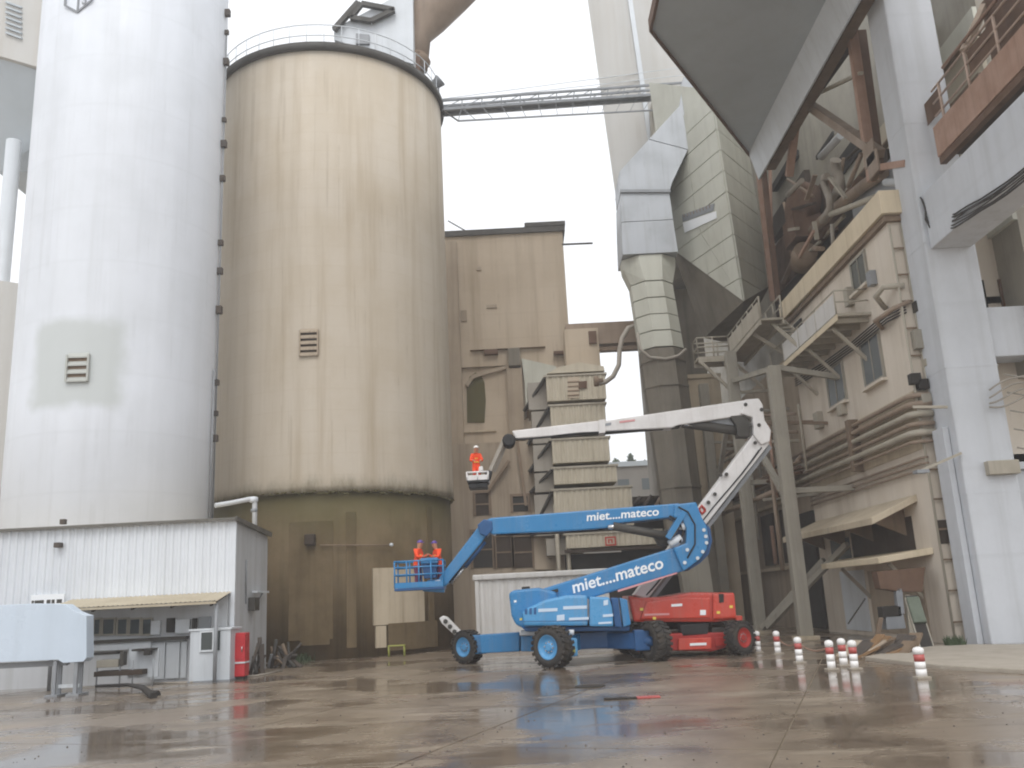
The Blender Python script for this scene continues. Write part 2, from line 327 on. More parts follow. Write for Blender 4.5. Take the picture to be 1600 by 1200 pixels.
def text_mesh(body, size, name, mat, parent, origin, xdir, zdir, shear=0, squeeze=1, off=.012):
    cu = bpy.data.curves.new('t', 'FONT'); cu.body = body; cu.size = 1; cu.offset = off; cu.extrude = .006; cu.shear = shear; cu.resolution_u = 3
    to = bpy.data.objects.new('t', cu); COL.objects.link(to); bpy.context.view_layer.update()
    me = bpy.data.meshes.new_from_object(to.evaluated_get(bpy.context.evaluated_depsgraph_get())); bpy.data.objects.remove(to)
    x = Vector(xdir).normalized(); z = Vector(zdir).normalized(); nr = x.cross(z)
    off_ = Vector(parent['_o'])
    for v in me.vertices: v.co = Vector(origin)+x*(v.co.x*size*squeeze)+z*(v.co.y*size)+nr*v.co.z-off_
    me.name = name; me.materials.clear(); me.materials.append(MATS[mat]); o = bpy.data.objects.new(name, me); COL.objects.link(o); o.parent = parent; o['_o'] = tuple(off_); return o
# ================================================================== SETTING
g = thing('ground', None, None, (0, 0, 0)); g['kind'] = 'structure'
gm = MB().add([(-400, -100, -.03), (400, -100, -.03), (400, 500, -.03), (-400, 500, -.03)], [(0, 1, 2, 3)]).build('bedding', 'joint', g)
ang = math.radians(-20); ux = V(math.cos(ang), math.sin(ang), 0); uy = V(-math.sin(ang), math.cos(ang), 0); S = 5.6
sm_ = MB(); hh = S/2-.018
sm_.box(-hh, hh, -hh, hh, -.06, 0)
slab0 = sm_.build('slab', 'wet_concrete', g)
first = True
for i in range(-7, 12):
    for j in range(-4, 16):
        c = ux*(i*S+1.35)+uy*(j*S+1.0)
        if not (3 < c.y < 72 and abs(c.x) < 8+c.y*.62): continue
        s_ = slab0 if first else slab0.copy()
        if not first: COL.objects.link(s_); s_.parent = g
        first = False
        s_.location = c+V(0, 0, random.uniform(-.004, .002)); s_.rotation_euler = (random.uniform(-.0004, .0004), random.uniform(-.0004, .0004), ang)
ap = MB()
# raised pale kerb and apron by the right-hand column
k0 = [PZ(1352, 1032), PZ(1470, 1046), PZ(1640, 1056), PZ(1660, 1012), PZ(1480, 1012), PZ(1400, 1022)]
tag(MB().ext([V(p.x, p.y, -.02) for p in k0], (0, 0, .14)).build('kerb', 'kerb', None, .03), None, None, kind='structure')
# dark wet road iron and board lying about
t = thing('drain_cover', 'small dark iron cover lying on the wet yard before the blue lift', 'drain cover', PZ(922, 1073))
c = PZ(922, 1073); MB().lathe(c+V(0, 0, .003), (0, 0, 1), [(0, .42), (.02, .42), (.03, .38)], 16).build('lid', 'dark', t); beam(c+V(-.2, 0, .045), c+V(.2, 0, .045), .05, .02).build('handle', 'scrap', t)
t = thing('flat_board', 'dark strip with red end lying flat on the wet yard', 'board', PZ(985, 1092)); c = PZ(985, 1092)
beam(c+V(-.62, .1, .02), c+V(.15, 0, .02), .18, .03).build('plank', 'dark', t); beam(c+V(.15, 0, .022), c+V(.7, 0, .022), .3, .035).build('cloth', 'bollard_red', t, .01)
# ================================================================== WHITE SILO
WX, WY, WR = -19.07, 42.0, 4.575
ws = thing('white_silo', 'tall white cylindrical silo rising behind the corrugated shed', 'silo', (WX, WY, 0))
MB().lathe((WX, WY, 0), (0, 0, 1), [(0, WR), (12, WR), (24, WR), (40, WR), (40.3, WR-.3)], 96).build('shell', 'white_silo', ws)
def curved(parent, name, mat, pxs, pys, cx, cy, r, th, nseg=10):
    a = PC(pxs[0], (pys[0]+pys[1])/2, cx, cy, r); b = PC(pxs[1], (pys[0]+pys[1])/2, cx, cy, r); xm = (pxs[0]+pxs[1])/2
    z1 = PC(xm, pys[0], cx, cy, r).z; z0 = PC(xm, pys[1], cx, cy, r).z; t0 = math.atan2(a.y-cy, a.x-cx); t1 = math.atan2(b.y-cy, b.x-cx)
    vs = []; fs = []
    for i in range(nseg+1):
        t = t0+(t1-t0)*i/nseg
        for rr, z in ((r-.05, z0), (r+th, z0), (r+th, z1), (r-.05, z1)): vs.append((cx+rr*math.cos(t), cy+rr*math.sin(t), z))
    for i in range(nseg):
        for j in range(4): fs.append((4*i+j, 4*i+(j+1) % 4, 4*i+4+(j+1) % 4, 4*i+4+j))
    fs += [(0, 1, 2, 3), tuple(4*nseg+j for j in (3, 2, 1, 0))]
    return MB().add(vs, fs).build(name, mat, parent)
def repaint(mat, a, b_, colour):
    N = MATS[mat].node_tree.nodes; L = MATS[mat].node_tree.links; bs = N['Principled BSDF']; src = bs.inputs['Base Color'].links[0].from_socket
    tc = N.new('ShaderNodeTexCoord'); sx = N.new('ShaderNodeSeparateXYZ'); wn_ = N.new('ShaderNodeTexNoise'); wn_.inputs['Scale'].default_value = .9; wn_.inputs['Detail'].default_value = 6
    ad = N.new('ShaderNodeVectorMath'); ad.operation = 'MULTIPLY_ADD'; ad.inputs[1].default_value = (.9, 0, .9); L.new(tc.outputs['Object'], wn_.inputs['Vector']); L.new(wn_.outputs['Color'], ad.inputs[0]); L.new(tc.outputs['Object'], ad.inputs[2]); L.new(ad.outputs[0], sx.inputs[0])
    fac = None
    for i, lo, hi, so in ((0, min(a.x, b_.x)-WX+.45, max(a.x, b_.x)-WX+.45, .35), (2, min(a.z, b_.z)+.45, max(a.z, b_.z)+.45, .35), (1, -9, -1, .2)):
        for e, d_ in ((lo, 1), (hi, -1)):
            r = N.new('ShaderNodeMapRange'); r.interpolation_type = 'SMOOTHSTEP'; r.inputs[1].default_value = e-so*d_; r.inputs[2].default_value = e+so*d_; L.new(sx.outputs[i], r.inputs[0])
            if fac is None: fac = r.outputs[0]
            else: k = N.new('ShaderNodeMath'); k.operation = 'MULTIPLY'; L.new(fac, k.inputs[0]); L.new(r.outputs[0], k.inputs[1]); fac = k.outputs[0]
    m_ = N.new('ShaderNodeMath'); m_.operation = 'MULTIPLY'; m_.inputs[1].default_value = .8; L.new(fac, m_.inputs[0])
    mm_ = N.new('ShaderNodeMix'); mm_.data_type = 'RGBA'; L.new(m_.outputs[0], mm_.inputs[0]); L.new(src, mm_.inputs[6]); mm_.inputs[7].default_value = lin(colour); L.new(mm_.outputs[2], bs.inputs['Base Color'])
repaint('white_silo', PC(60, 505, WX, WY, WR), PC(188, 635, WX, WY, WR), 'bcc1bf')
def louver(parent, px, py, cx, cy, r, slots, frame, back='dark_brown'):
    a = PC(px[0], py[0], cx, cy, r); b = PC(px[1], py[1], cx, cy, r); mid = (a+b)/2; nv = (V(mid.x-cx, mid.y-cy, 0)).normalized(); tv = V(-nv.y, nv.x, 0)
    w = (V(b.x-a.x, b.y-a.y, 0)).length; z0, z1 = min(a.z, b.z), max(a.z, b.z); c = V(cx, cy, 0)+nv*(r+.0); c.z = 0
    vt = MB(); vt.ext([c+tv*sx*w/2+V(0, 0, z)+nv*.02 for sx, z in ((-1, z0), (1, z0), (1, z1), (-1, z1))], nv*.02)
    v = vt.build('vent', back, parent); v['_o'] = parent['_o']
    h = (z1-z0)/slots
    for i in range(slots+1):
        z = z0+i*h; sl = MB(); sl.ext([c+tv*(-w/2)+V(0, 0, z+.1)+nv*.02, c+tv*(-w/2)+V(0, 0, z+.17)+nv*.02, c+tv*(-w/2)+V(0, 0, z-.02)+nv*.14, c+tv*(-w/2)+V(0, 0, z-.09)+nv*.14], tv*w).build('slat', frame, v)
    for sx in (-1, 1): beam(c+tv*sx*w/2+V(0, 0, z0-.06)+nv*.08, c+tv*sx*w/2+V(0, 0, z1+.06)+nv*.08, .08, .16, up=nv).build('frame', frame, v)
louver(ws, (107, 138), (558, 594), WX, WY, WR, 3, 'silo_patch', 'brown_steel')
# conduit with junction boxes down the right flank
th = math.radians(4)
for dth, zt in ((0, 33), (math.radians(5), 14)):
    p = V(WX+(WR+.1)*math.cos(th-dth), WY+(WR+.1)*math.sin(th-dth), 0)
    tube(p+V(0, 0, 5.5), p+V(0, 0, zt), .05, k=6).build('conduit', 'grey_paint', ws)
for py_ in (6, 37, 85, 178, 217, 272, 375, 420, 482, 597, 646, 685):
    q = PC(344-(py_/700)*12, py_, WX, WY, WR); z = q.z; p = V(WX+(WR+.12)*math.cos(th), WY+(WR+.12)*math.sin(th), z)
    s_ = random.uniform(.1, .17); box(p.x-s_, p.x+s_, p.y-s_, p.y+s_*.7, z-s_*1.2, z+s_*1.2).build('junction_box', 'scrap', ws, .02)
# cube emblem near the top
ec = PC(124, -10, WX, WY, WR); nv = V(ec.x-WX, ec.y-WY, 0).normalized(); tv = V(-nv.y, nv.x, 0); ec = V(WX, WY, 0)+nv*(WR+.03)+V(0, 0, ec.z)
hexp = [ec+tv*(.85*math.sin(a))+V(0, 0, 1.05*math.cos(a)) for a in [math.pi*k/3 for k in range(6)]]
em = MB()
for k in range(6): em.beam(hexp[k], hexp[(k+1) % 6], .09, .05, up=nv)
emb = em.build('emblem', 'emblem_grey', ws)
for k in (1, 3, 5): beam(ec+nv*.003, hexp[k]+nv*.003, .08, .05, up=nv).build('emblem_edge', 'emblem_grey', emb)
text_mesh('S', .9, 'emblem_letter', 'emblem_grey', emb, ec+tv*.22+V(0, 0, -.72)+nv*.05, tv, (0, 0, 1), squeeze=.7)
# ---------------- grey overhanging bin house at the far left
hb = thing('overhanging_bin', 'grey overhanging bin with louvres at the left edge behind the white silo', 'bin', (-28, 50, 0))
a, b_ = PY(-60, 92, 48), PY(75, 140, 48)
MB().hull([V(-34, 48, a.z+1.5), V(-23.5, 48, b_.z), V(-23.5, 58, b_.z), V(-34, 58, a.z), V(-34, 48, 50), V(-23.5, 48, 50), V(-23.5, 58, 50), V(-34, 58, 50)]).build('casing', 'tower_clad', hb)
bz = PY(40, 268, 52).z
MB().hull([V(-33.5, 48.3, a.z+1.4), V(-23.8, 48.3, b_.z-.1), V(-23.8, 57.5, b_.z-.1), V(-33.5, 57.5, a.z), V(-32, 52, bz), V(-25.5, 52, bz), V(-25.5, 57, bz), V(-32, 57, bz)]).build('hopper', 'grey_steel', hb)
for k in range(7):
    p = PY(9, 3+8*k, 47.9); q = PY(34, 12+8*k, 47.9); beam(p, q, .12, .1).build('louvre_slat', 'grey_steel', hb)
for (x, y) in ((-30, 50), (-25.2, 55)): tube((x, y, 0), (x, y, bz+1), .45, k=12).build('leg', 'light_steel', hb)
# grey cylinder wall seen left of the white silo
gs = thing('grey_silo', 'pale grey silo mostly hidden left of the white silo', 'silo', (-32.5, 52, 0))
MB().lathe((-32.5, 54, 0), (0, 0, 1), [(0, 6), (9.5, 6)], 48).build('base', 'pale_concrete', gs)
MB().lathe((-32.5, 54, 9.5), (0, 0, 1), [(0, 6.15), (.5, 6.15), (.6, 6.05), (12.4, 6.05)], 48).build('shell', 'tower_clad', gs)
# ================================================================== TAN SILO
TX, TY, TR = -10.95, 53.0, 7.15
ts = thing('tan_silo', 'wide tan concrete silo with dark rim and mossy brown base', 'silo', (TX, TY, 0))
ZT, ZL = 34.0, 8.3
MB().lathe((TX, TY, ZL), (0, 0, 1), [(0, TR-.2), (.02, TR-.02), (.35, TR+.03), (.8, TR), (8, TR), (16, TR), (ZT-ZL, TR), (ZT-ZL+.1, TR-.3)], 128).build('shell', 'tan_concrete', ts)
MB().lathe((TX, TY, 0), (0, 0, 1), [(0, TR-.2), (4, TR-.2), (ZL+.01, TR-.2)], 96).build('base', 'silo_base', ts)
MB().lathe((TX, TY, ZT-.05), (0, 0, 1), [(0, TR+.12), (0.02, TR+.22), (.45, TR+.22), (.5, TR+.1)], 128).build('rim', 'frame_dark', ts)
# ragged moss skirt hanging over the ledge
mv = MB(); K = 150
for i in range(K):
    t = math.radians(180+180*i/K+random.uniform(-.3, .3)); w = random.uniform(.05, .14); hgt = random.uniform(.03, .12); zz = ZL+random.uniform(-.1, .1)
    cx_, cy_ = TX+(TR+.02)*math.cos(t), TY+(TR+.02)*math.sin(t); tx, ty = -math.sin(t)*w, math.cos(t)*w; nx, ny = math.cos(t)*.06, math.sin(t)*.06
    mv.add([(cx_-tx, cy_-ty, zz), (cx_+tx, cy_+ty, zz), (cx_+nx*1.4, cy_+ny*1.4, zz-.06), (cx_+tx*.6+nx*.4, cy_+ty*.6+ny*.4, zz-hgt), (cx_-tx*.7+nx*.4, cy_-ty*.7+ny*.4, zz-hgt*.8)], [(0, 1, 2), (1, 3, 2), (3, 4, 2), (4, 0, 2)])
mo = mv.build('moss_fringe', 'moss', ts); mo['kind'] = 'stuff'
louver(ts, (469, 497), (519, 554), TX, TY, TR, 4, 'brown_concrete')
# faint pilasters, doorway panel, lamp and rod on the base
RB = TR-.2
for p0, p1, y0, y1, mt_ in ((452, 520, 815, 1000, 'silo_base'), (541, 556, 800, 1012, 'silo_base'), (668, 676, 790, 1012, 'silo_base')):
    curved(ts, 'pilaster', mt_, (p0, p1), (y0, y1), TX, TY, RB, .06, 4)
curved(ts, 'pale_panel', 'pale_concrete', (582, 660), (887, 975), TX, TY, RB, .14, 4)
curved(ts, 'pale_panel', 'pale_concrete', (586, 602), (978, 1012), TX, TY, RB, .13, 2)
curved(ts, 'hatch', 'silo_base', (605, 680), (972, 1014), TX, TY, RB, .16, 4)
curved(ts, 'worn_plaster', 'silo_base', (470, 515), (970, 1008), TX, TY, RB, .12, 3)
p = PC(486, 843, TX, TY, RB); box(p.x-.25, p.x+.25, p.y-.45, p.y+.1, p.z-.3, p.z+.25).build('wall_box', 'dark_brown', ts, .05)
p = PC(500, 852, TX, TY, RB+.2); q = PC(612, 851, TX, TY, RB+.2); pp = [PC(500+k*14, 852, TX, TY, RB+.2) for k in range(9)]
MB().path(pp, .035, 6).build('conduit', 'brown_steel', ts); MB().lathe(q+V(0, -.1, -.1), (0, 0, 1), [(0, .04), (.04, .1), (.14, .1), (.18, .04)], 12).build('lamp', 'light_steel', ts)
# top railing
NR = 44
for i in range(NR):
    t = 2*math.pi*i/NR; p = V(TX+(TR-.05)*math.cos(t), TY+(TR-.05)*math.sin(t), ZT+.4)
    tube(p, p+V(0, 0, 1.3), .025, k=6).build('railing_post', 'light_steel', ts)
for zz in (1.0, 1.7): MB().path([V(TX+(TR-.05)*math.cos(2*math.pi*i/64), TY+(TR-.05)*math.sin(2*math.pi*i/64), ZT+zz) for i in range(65)], .03, 6).build('rail', 'light_steel', ts)
# rooftop house
rh = thing('rooftop_house', 'small grey clad house with open hatch frame on top of the tan silo', 'roof house', (-8.5, 51, ZT))
y = 50.5
MB().hull([PY(522, 62, y), PY(646, 100, y), PY(645, -20, y), PY(600, 12, y), PY(545, 40, y), PY(522, 45, y), PY(646, 100, y)+V(0, 4, 0), PY(645, -20, y)+V(0, 4, 0), PY(545, 40, y)+V(0, 4, 0), PY(522, 62, y)+V(0, 4, 0)]).build('casing', 'light_steel', rh)
fr = [PY(548, 28, y-.3), PY(565, 6, y-.3), PY(616, 16, y-.3), PY(580, 33, y-.3)]
for a, b_ in zip(fr, fr[1:]+fr[:1]): beam(a, b_, .3, .3).build('hatch_frame', 'frame_dark', rh)
beam(PY(522, 47, y-.3), PY(560, 4, y-.3), .35, .3).build('edge_beam', 'frame_dark', rh)
polY([(556, 52), (577, 54), (577, 68), (556, 68)], y-.2, .3).build('hatch', 'grey_paint', rh)
# big brown discharge duct leaning up to the right
dd = thing('discharge_duct', 'large brown inclined duct rising from the right rim of the tan silo', 'duct', PY(655, 95, 52))
MB().path([PY(655, 110, 52), PY(654, 60, 52), PY(668, 28, 52), PY(700, -10, 52), PY(790, -100, 52)], [.55, .8, 1.35, 1.55, 1.55], 20).build('pipe', 'brown_pipe', dd)
MB().lathe(PY(652, 108, 52), (0, 0, 1), [(0, .6), (.5, .9), (1, .7)], 16).build('collar', 'brown_steel', dd)
beam(PY(640, 98, 51), PY(646, -40, 51), .16, .16).build('support', 'brown_steel', dd)
polY([(640, 80), (656, 80), (656, 112), (640, 105)], 51.2, .5).build('bracket', 'rust', dd, .03)
fl = thing('floodlight', 'grey floodlight standing on the right edge of the tan silo rim', 'floodlight', PY(686, 142, 53))
p = PY(684, 130, 52.5); MB().lathe(p+V(-.25, 0, -.2), (.7, -.2, .55), [(0, .12), (.1, .3), (.55, .42), (.6, .4)], 14).build('head', 'grey_paint', fl); tube(p+V(.05, 0, -.2), V(p.x+.05, p.y, ZT+.3), .05, k=6).build('post', 'grey_paint', fl)
# drain pipe between shed and silo
dp = thing('drain_pipe', 'pale elbowed pipe running from the white silo down to the shed roof', 'pipe', PY(398, 835, 39.5))
MB().path([PY(336, 790, 38.6), PY(360, 786, 39), PY(390, 780, 39.4), PY(396, 779, 39.5), PY(398, 784, 39.5), PY(398, 840, 39.5)], .11, 10).build('run', 'shed_side', dp)
MB().lathe(PY(396, 781, 39.5)+V(0, 0, -.12), (0, 0, 1), [(0, .13), (.04, .2), (.22, .2), (.26, .1)], 12).build('elbow', 'shed_white', dp); tube(PY(397, 795, 39.5), PY(397, 800, 39.5), .15, k=10).build('clamp', 'grey_paint', dp)
# ================================================================== CORRUGATED SHED
sh = thing('corrugated_shed', 'low white corrugated shed in front of the white silo', 'shed', (-17, 38.5, 0))
SY, SX = 36.4, -11.5
corrugated((-27, SY, 0), (SX, SY, 0), 3.2, 6.12, .3, .05).build('front_wall', 'shed_white', sh)
box(-27, SX-.02, SY+.03, SY+.15, 0, 6.1).build('back_lining', 'shed_side', sh)
MB().ext([V(SX, SY, 0), V(SX, 41.3, 0), V(SX, 41.3, 5.78), V(SX, SY, 6.1)], (-.12, 0, 0)).build('side_wall', 'shed_side', sh)
beam((SX+.02, SY+.02, 0), (SX+.02, SY+.02, 6.1), .16, .14).build('corner_trim', 'shed_white', sh)
MB().ext([V(-27, SY-.18, 6.14), V(SX+.12, SY-.18, 6.14), V(SX+.12, 41.4, 5.84), V(-27, 41.4, 5.84)], (0, 0, .07)).build('roof', 'canopy', sh)
box(-27, SX+.14, SY-.3, SY-.17, 6.1, 6.2).build('gutter', 'gutter', sh)
beam((SX+.14, SY-.2, 6.15), (SX+.14, 41.4, 5.87), .06, .2).build('verge', 'gutter', sh)
p = PY(95, 852, SY-.05); box(p.x-.15, p.x+.1, SY-.35, SY-.04, p.z-.1, p.z+.1).build('wall_lamp', 'scrap', sh, .03)
p = PY(97, 815, SY-.3); box(p.x-.1, p.x+.1, SY-.3, SY-.1, p.z-.1, p.z+.1).build('gutter_bracket', 'scrap', sh)
# name plate by the canopy
p = PY(49, 930, SY-.1); q = PY(100, 944, SY-.1); box(p.x, q.x, SY-.12, SY-.06, q.z, p.z).build('name_plate', 'letter_white', sh)
for u0, u1 in ((.03, .1), (.12, .4), (.48, .6), (.63, .72), (.78, .94)): box(p.x+(q.x-p.x)*u0, p.x+(q.x-p.x)*u1, SY-.125, SY-.12, q.z+.05, q.z+.2).build('plate_mark', 'frame_dark', sh)
# canopy
cz = 3.28
cx0, cx1 = PY(112, 935, SY).x, SX-.05
fz = PY(240, 944, 34.5).z
cp = MB(); nn = 36
vs = []; fs = []
for i in range(nn*2+1):
    x = cx0+(cx1-cx0)*i/(nn*2); h = .035 if i % 2 else 0
    vs += [(x, SY-.04, cz+h), (x-.12+.18*(i/(nn*2)), 34.5, fz+h)]
for i in range(nn*2): fs.append((2*i, 2*i+2, 2*i+3, 2*i+1))
cn = cp.add(vs, fs).build('canopy_sheet', 'canopy', sh)
beam((cx0-.1, 34.55, fz-.05), (cx1+.02, 34.55, fz-.05), .06, .09).build('canopy_edge', 'canopy', sh)
for k in range(5):
    x = cx0+.2+(cx1-cx0-.4)*k/4; beam((x, SY-.05, cz-.08), (x, 34.6, fz-.12), .07, .12).build('canopy_rafter', 'frame_dark', sh)
px_ = PY(338, 960, 34.7).x
for x in (px_, cx0+.2): tube((x, 34.7, 0), (x, 34.7, fz-.1), .07, k=10).build('canopy_post', 'grey_paint', sh)
# service front under the canopy
zc = lambda px, py: PY(px, py, SY-.05).z
xx = lambda px: PY(px, 985, SY-.05).x
box(cx0, cx1-.1, SY-.06, SY+.02, 0, 3.15).build('service_wall', 'shed_side', sh)
for i, (a, b_) in enumerate(((147, 158), (161, 180), (184, 200), (203, 220), (223, 238))):
    x0, x1 = xx(a), xx(b_); z1, z0 = zc(a, 967), zc(a, 992)
    w = box(x0, x1, SY-.11, SY-.07, z0, z1).build('window', 'glass', sh)
    for zz in (z0, z1): box(x0-.04, x1+.04, SY-.16, SY-.06, zz-.03, zz+.03).build('frame', 'green_grey', w)
    for x in (x0, x1): box(x-.03, x+.03, SY-.15, SY-.06, z0+.03, z1-.03).build('frame', 'green_grey', w)
box(xx(145), xx(296), SY-.42, SY-.06, zc(200, 1003), zc(200, 998)).build('counter', 'frame_dark', sh, .01)
box(xx(145), xx(240), SY-.3, SY-.07, zc(200, 1000)-.35, zc(200, 1000)-.06).build('counter_front', 'light_steel', sh)
for a, b_ in ((240, 262), (263, 285), (286, 296)): box(xx(a), xx(b_)-.04, SY-.16, SY-.07, .12, zc(250, 1004)).build('door_panel', 'light_steel', sh, .01)
for a, b_, y0, y1, mt_ in ((238, 252, 970, 992, 'light_steel'), (262, 274, 966, 988, 'dark'), (276, 298, 968, 990, 'light_steel'), (302, 308, 966, 984, 'dark'), (312, 330, 964, 982, 'grey_paint')):
    box(xx(a), xx(b_), SY-.22, SY-.07, zc(a, y1), zc(a, y0)).build('notice_board', mt_, sh, .01)
# side wall fittings
p = PX(403, 925, SX+.05); 
beam((SX+.18, p.y-.9, p.z), (SX+.18, p.y+.9, p.z), .22, .08).build('shelf', 'light_steel', sh); beam((SX+.05, p.y, p.z-.4), (SX+.25, p.y, p.z-.05), .06, .06).build('shelf_bracket', 'grey_paint', sh)
p = PX(393, 945, SX+.05); box(SX, SX+.3, p.y-.35, p.y+.35, p.z-.25, p.z+.3).build('fan_box', 'frame_dark', sh, .04)
for py_ in (890, 905): p = PX(385, py_, SX+.05); tube((SX+.05, p.y, p.z-1.0), (SX+.05, p.y, p.z+.4), .03, k=6).build('conduit', 'grey_paint', sh)
# -------- booth
bt = thing('gate_booth', 'small pale grey booth with a dark window under the shed canopy', 'booth', (-12.6, 35.6, 0))
bx0, bx1 = PY(297, 1000, 35).x, PY(360, 1000, 35).x; bz1 = PY(330, 985, 35).z
box(bx0, bx1, 35, 36.2, .05, bz1).build('walls', 'booth', bt, .02)
box(bx0-.05, bx1+.05, 34.95, 36.25, bz1+.004, bz1+.08).build('roof', 'light_steel', bt, .01)
wx0, wx1 = PY(314, 1000, 35).x, PY(334, 1000, 35).x; wz1, wz0 = PY(320, 987, 35).z, PY(320, 1017, 35).z
w = box(wx0, wx1, 34.95, 34.99, wz0, wz1).build('window', 'glass', bt)
for a in (wx0, wx1): box(a-.03, a+.03, 34.92, 34.985, wz0-.03, wz1+.03).build('frame', 'light_steel', w)
for z in (wz0, wz1): box(wx0+.03, wx1-.03, 34.92, 34.985, z-.03, z+.03).build('frame', 'light_steel', w)
box(PY(338, 1000, 35).x, PY(344, 1000, 35).x, 34.95, 34.99, wz0, wz1).build('side_window', 'glass', bt)
box(bx0-.03, bx1+.03, 34.93, 36.22, 0, .06).build('plinth', 'grey_paint', bt)
# -------- red hydrant cabinet
hc = thing('hydrant_cabinet', 'tall red fire cabinet standing beside the grey booth', 'cabinet', (-11.2, 35.7, 0))
hx0, hx1 = PY(364, 1000, 35.6).x, PY(383, 1000, 35.6).x; hz1 = PY(372, 989, 35.6).z
box(hx0, hx1, 35.6, 36.2, .1, hz1).build('case', 'hydrant_red', hc, .03)
box(hx0+.06, hx1-.06, 35.57, 35.6, .75, hz1-.1).build('door', 'hydrant_red', hc, .01); box(hx0-.02, hx1+.02, 35.56, 36.22, .58, .64).build('band', 'light_steel', hc)
tube((hx1-.1, 35.54, 1.0), (hx1-.1, 35.54, 1.2), .02, k=6).build('handle', 'chrome', hc); box(hx0+.05, hx1-.05, 35.65, 36.15, 0, .1).build('plinth', 'dark', hc)
# -------- scrap beside the shed
random.seed(11)
for nm, lab, cxp, cyp, n_, sp, hh_ in (('scrap_pile', 'heap of dark scrap metal beside the shed corner', 446, 1043, 16, .8, 1.25), ('pipe_stack', 'leaning dark pipes against the shed side wall', 405, 1052, 8, .4, 1.5)):
    c = PZ(cxp, cyp); s_ = thing(nm, lab, 'scrap', c)
    for i in range(n_):
        a = c+V(random.uniform(-sp, sp), random.uniform(-sp*.6, sp*.6), 0); b_ = c+V(random.uniform(-sp, sp)*.8, random.uniform(-sp, sp)*.5, random.uniform(.4, hh_))
        if i % 3: tube(a, b_, random.uniform(.04, .09), k=8).build('pipe', random.choice(['scrap', 'frame_dark', 'brown_steel']), s_)
        else: beam(a, b_, random.uniform(.1, .3), random.uniform(.04, .12)).build('plate', random.choice(['scrap', 'grey_paint', 'frame_dark']), s_)
gb = thing('weed_clump', 'small green weed clump at the foot of the tan silo', 'plant', PZ(474, 1034)); c = PZ(474, 1034); wv = MB()
for i in range(90):
    a = random.uniform(0, 6.28); r = random.uniform(.05, .55); q = c+V(math.cos(a)*r, math.sin(a)*r, 0); tp = q+V(random.uniform(-.15, .15), random.uniform(-.15, .15), random.uniform(.15, .5)); wv.add([q+V(-.03, 0, 0), q+V(.03, 0, 0), tp], [(0, 1, 2)])
wv.build('leaves', 'leaf', gb)
for i in range(5): tube(c+V(random.uniform(-.2, .2), random.uniform(-.2, .2), 0), c+V(random.uniform(-.3, .3), random.uniform(-.3, .3), .4), .012, k=5).build('stem', 'leaf', gb)
# hose on the ground before the booth
tag(MB().path([PZ(240, 1068, .03), PZ(300, 1066, .03), PZ(345, 1058, .03), PZ(400, 1056, .03), PZ(440, 1048, .03)], .045, 6).build('ground_hose', 'hose', None), 'pale hose lying along the shed front on the wet yard', 'hose')
# -------- white box trailer at the left edge
tr = thing('panel_trailer', 'plain pale blue-white panel trailer standing at the left edge of the yard', 'trailer', (-17.5, 32.5, 0))
TYf = 31.8
P_ = lambda a, b: PY(a, b, TYf)
SHX = -10
P_ = lambda a, b: PY(a+SHX, b+.047*0, TYf)
body = [P_(-190, 957), P_(-190, 1044), P_(100, 1031), P_(108, 1036), P_(140, 1034), P_(145, 1028), P_(145, 962), P_(128, 956), P_(112, 944), P_(60, 943)]
MB().ext(body, (0, .55, 0)).build('body', 'trailer', tr, .012, 1)
zf = P_(60, 1034).z
beam(V(P_(-190, 1000).x, TYf+.35, zf-.1), V(P_(110, 1000).x, TYf+.35, zf-.1), .14, .18).build('chassis_rail', 'grey_paint', tr); beam(V(P_(-190, 1000).x, TYf+2.0, zf-.1), V(P_(110, 1000).x, TYf+.45, zf-.1), .1, .14).build('chassis_rail', 'grey_paint', tr)
for a in (97, 130):
    x = P_(a, 1000).x
    for yy in (TYf+.1, TYf+.45): box(x-.06, x+.06, yy-.05, yy+.05, .06, zf-.02).build('landing_leg', 'grey_paint', tr); box(x-.22, x+.22, yy-.2, yy+.2, 0, .06).build('foot', 'grey_paint', tr)
beam(V(P_(97, 1000).x, TYf+.42, .3), V(P_(130, 1000).x, TYf+.42, .3), .08, .12).build('brace', 'light_steel', tr)
x = P_(20, 1000).x
def wheel_simple(parent, c, ax, R, w, rimmat, k=20):
    ax = Vector(ax).normalized(); c = Vector(c)
    t_ = MB().lathe(c-ax*w/2, ax, [(0, R*.62), (w*.04, R*.86), (w*.14, R*.97), (w*.5, R), (w*.86, R*.97), (w*.96, R*.86), (w, R*.62)], k).build('tyre', 'tyre', parent)
    return t_
for a in (-40, -100):
    x = P_(a, 1000).x
    wh = wheel_simple(tr, (x, TYf+.35, .48), (0, 1, 0), .48, .3, 'grey_paint')
    MB().lathe((x, TYf+.16, .48), (0, 1, 0), [(0, .1), (.03, .28), (.1, .3)], 16).build('rim', 'grey_paint', wh)
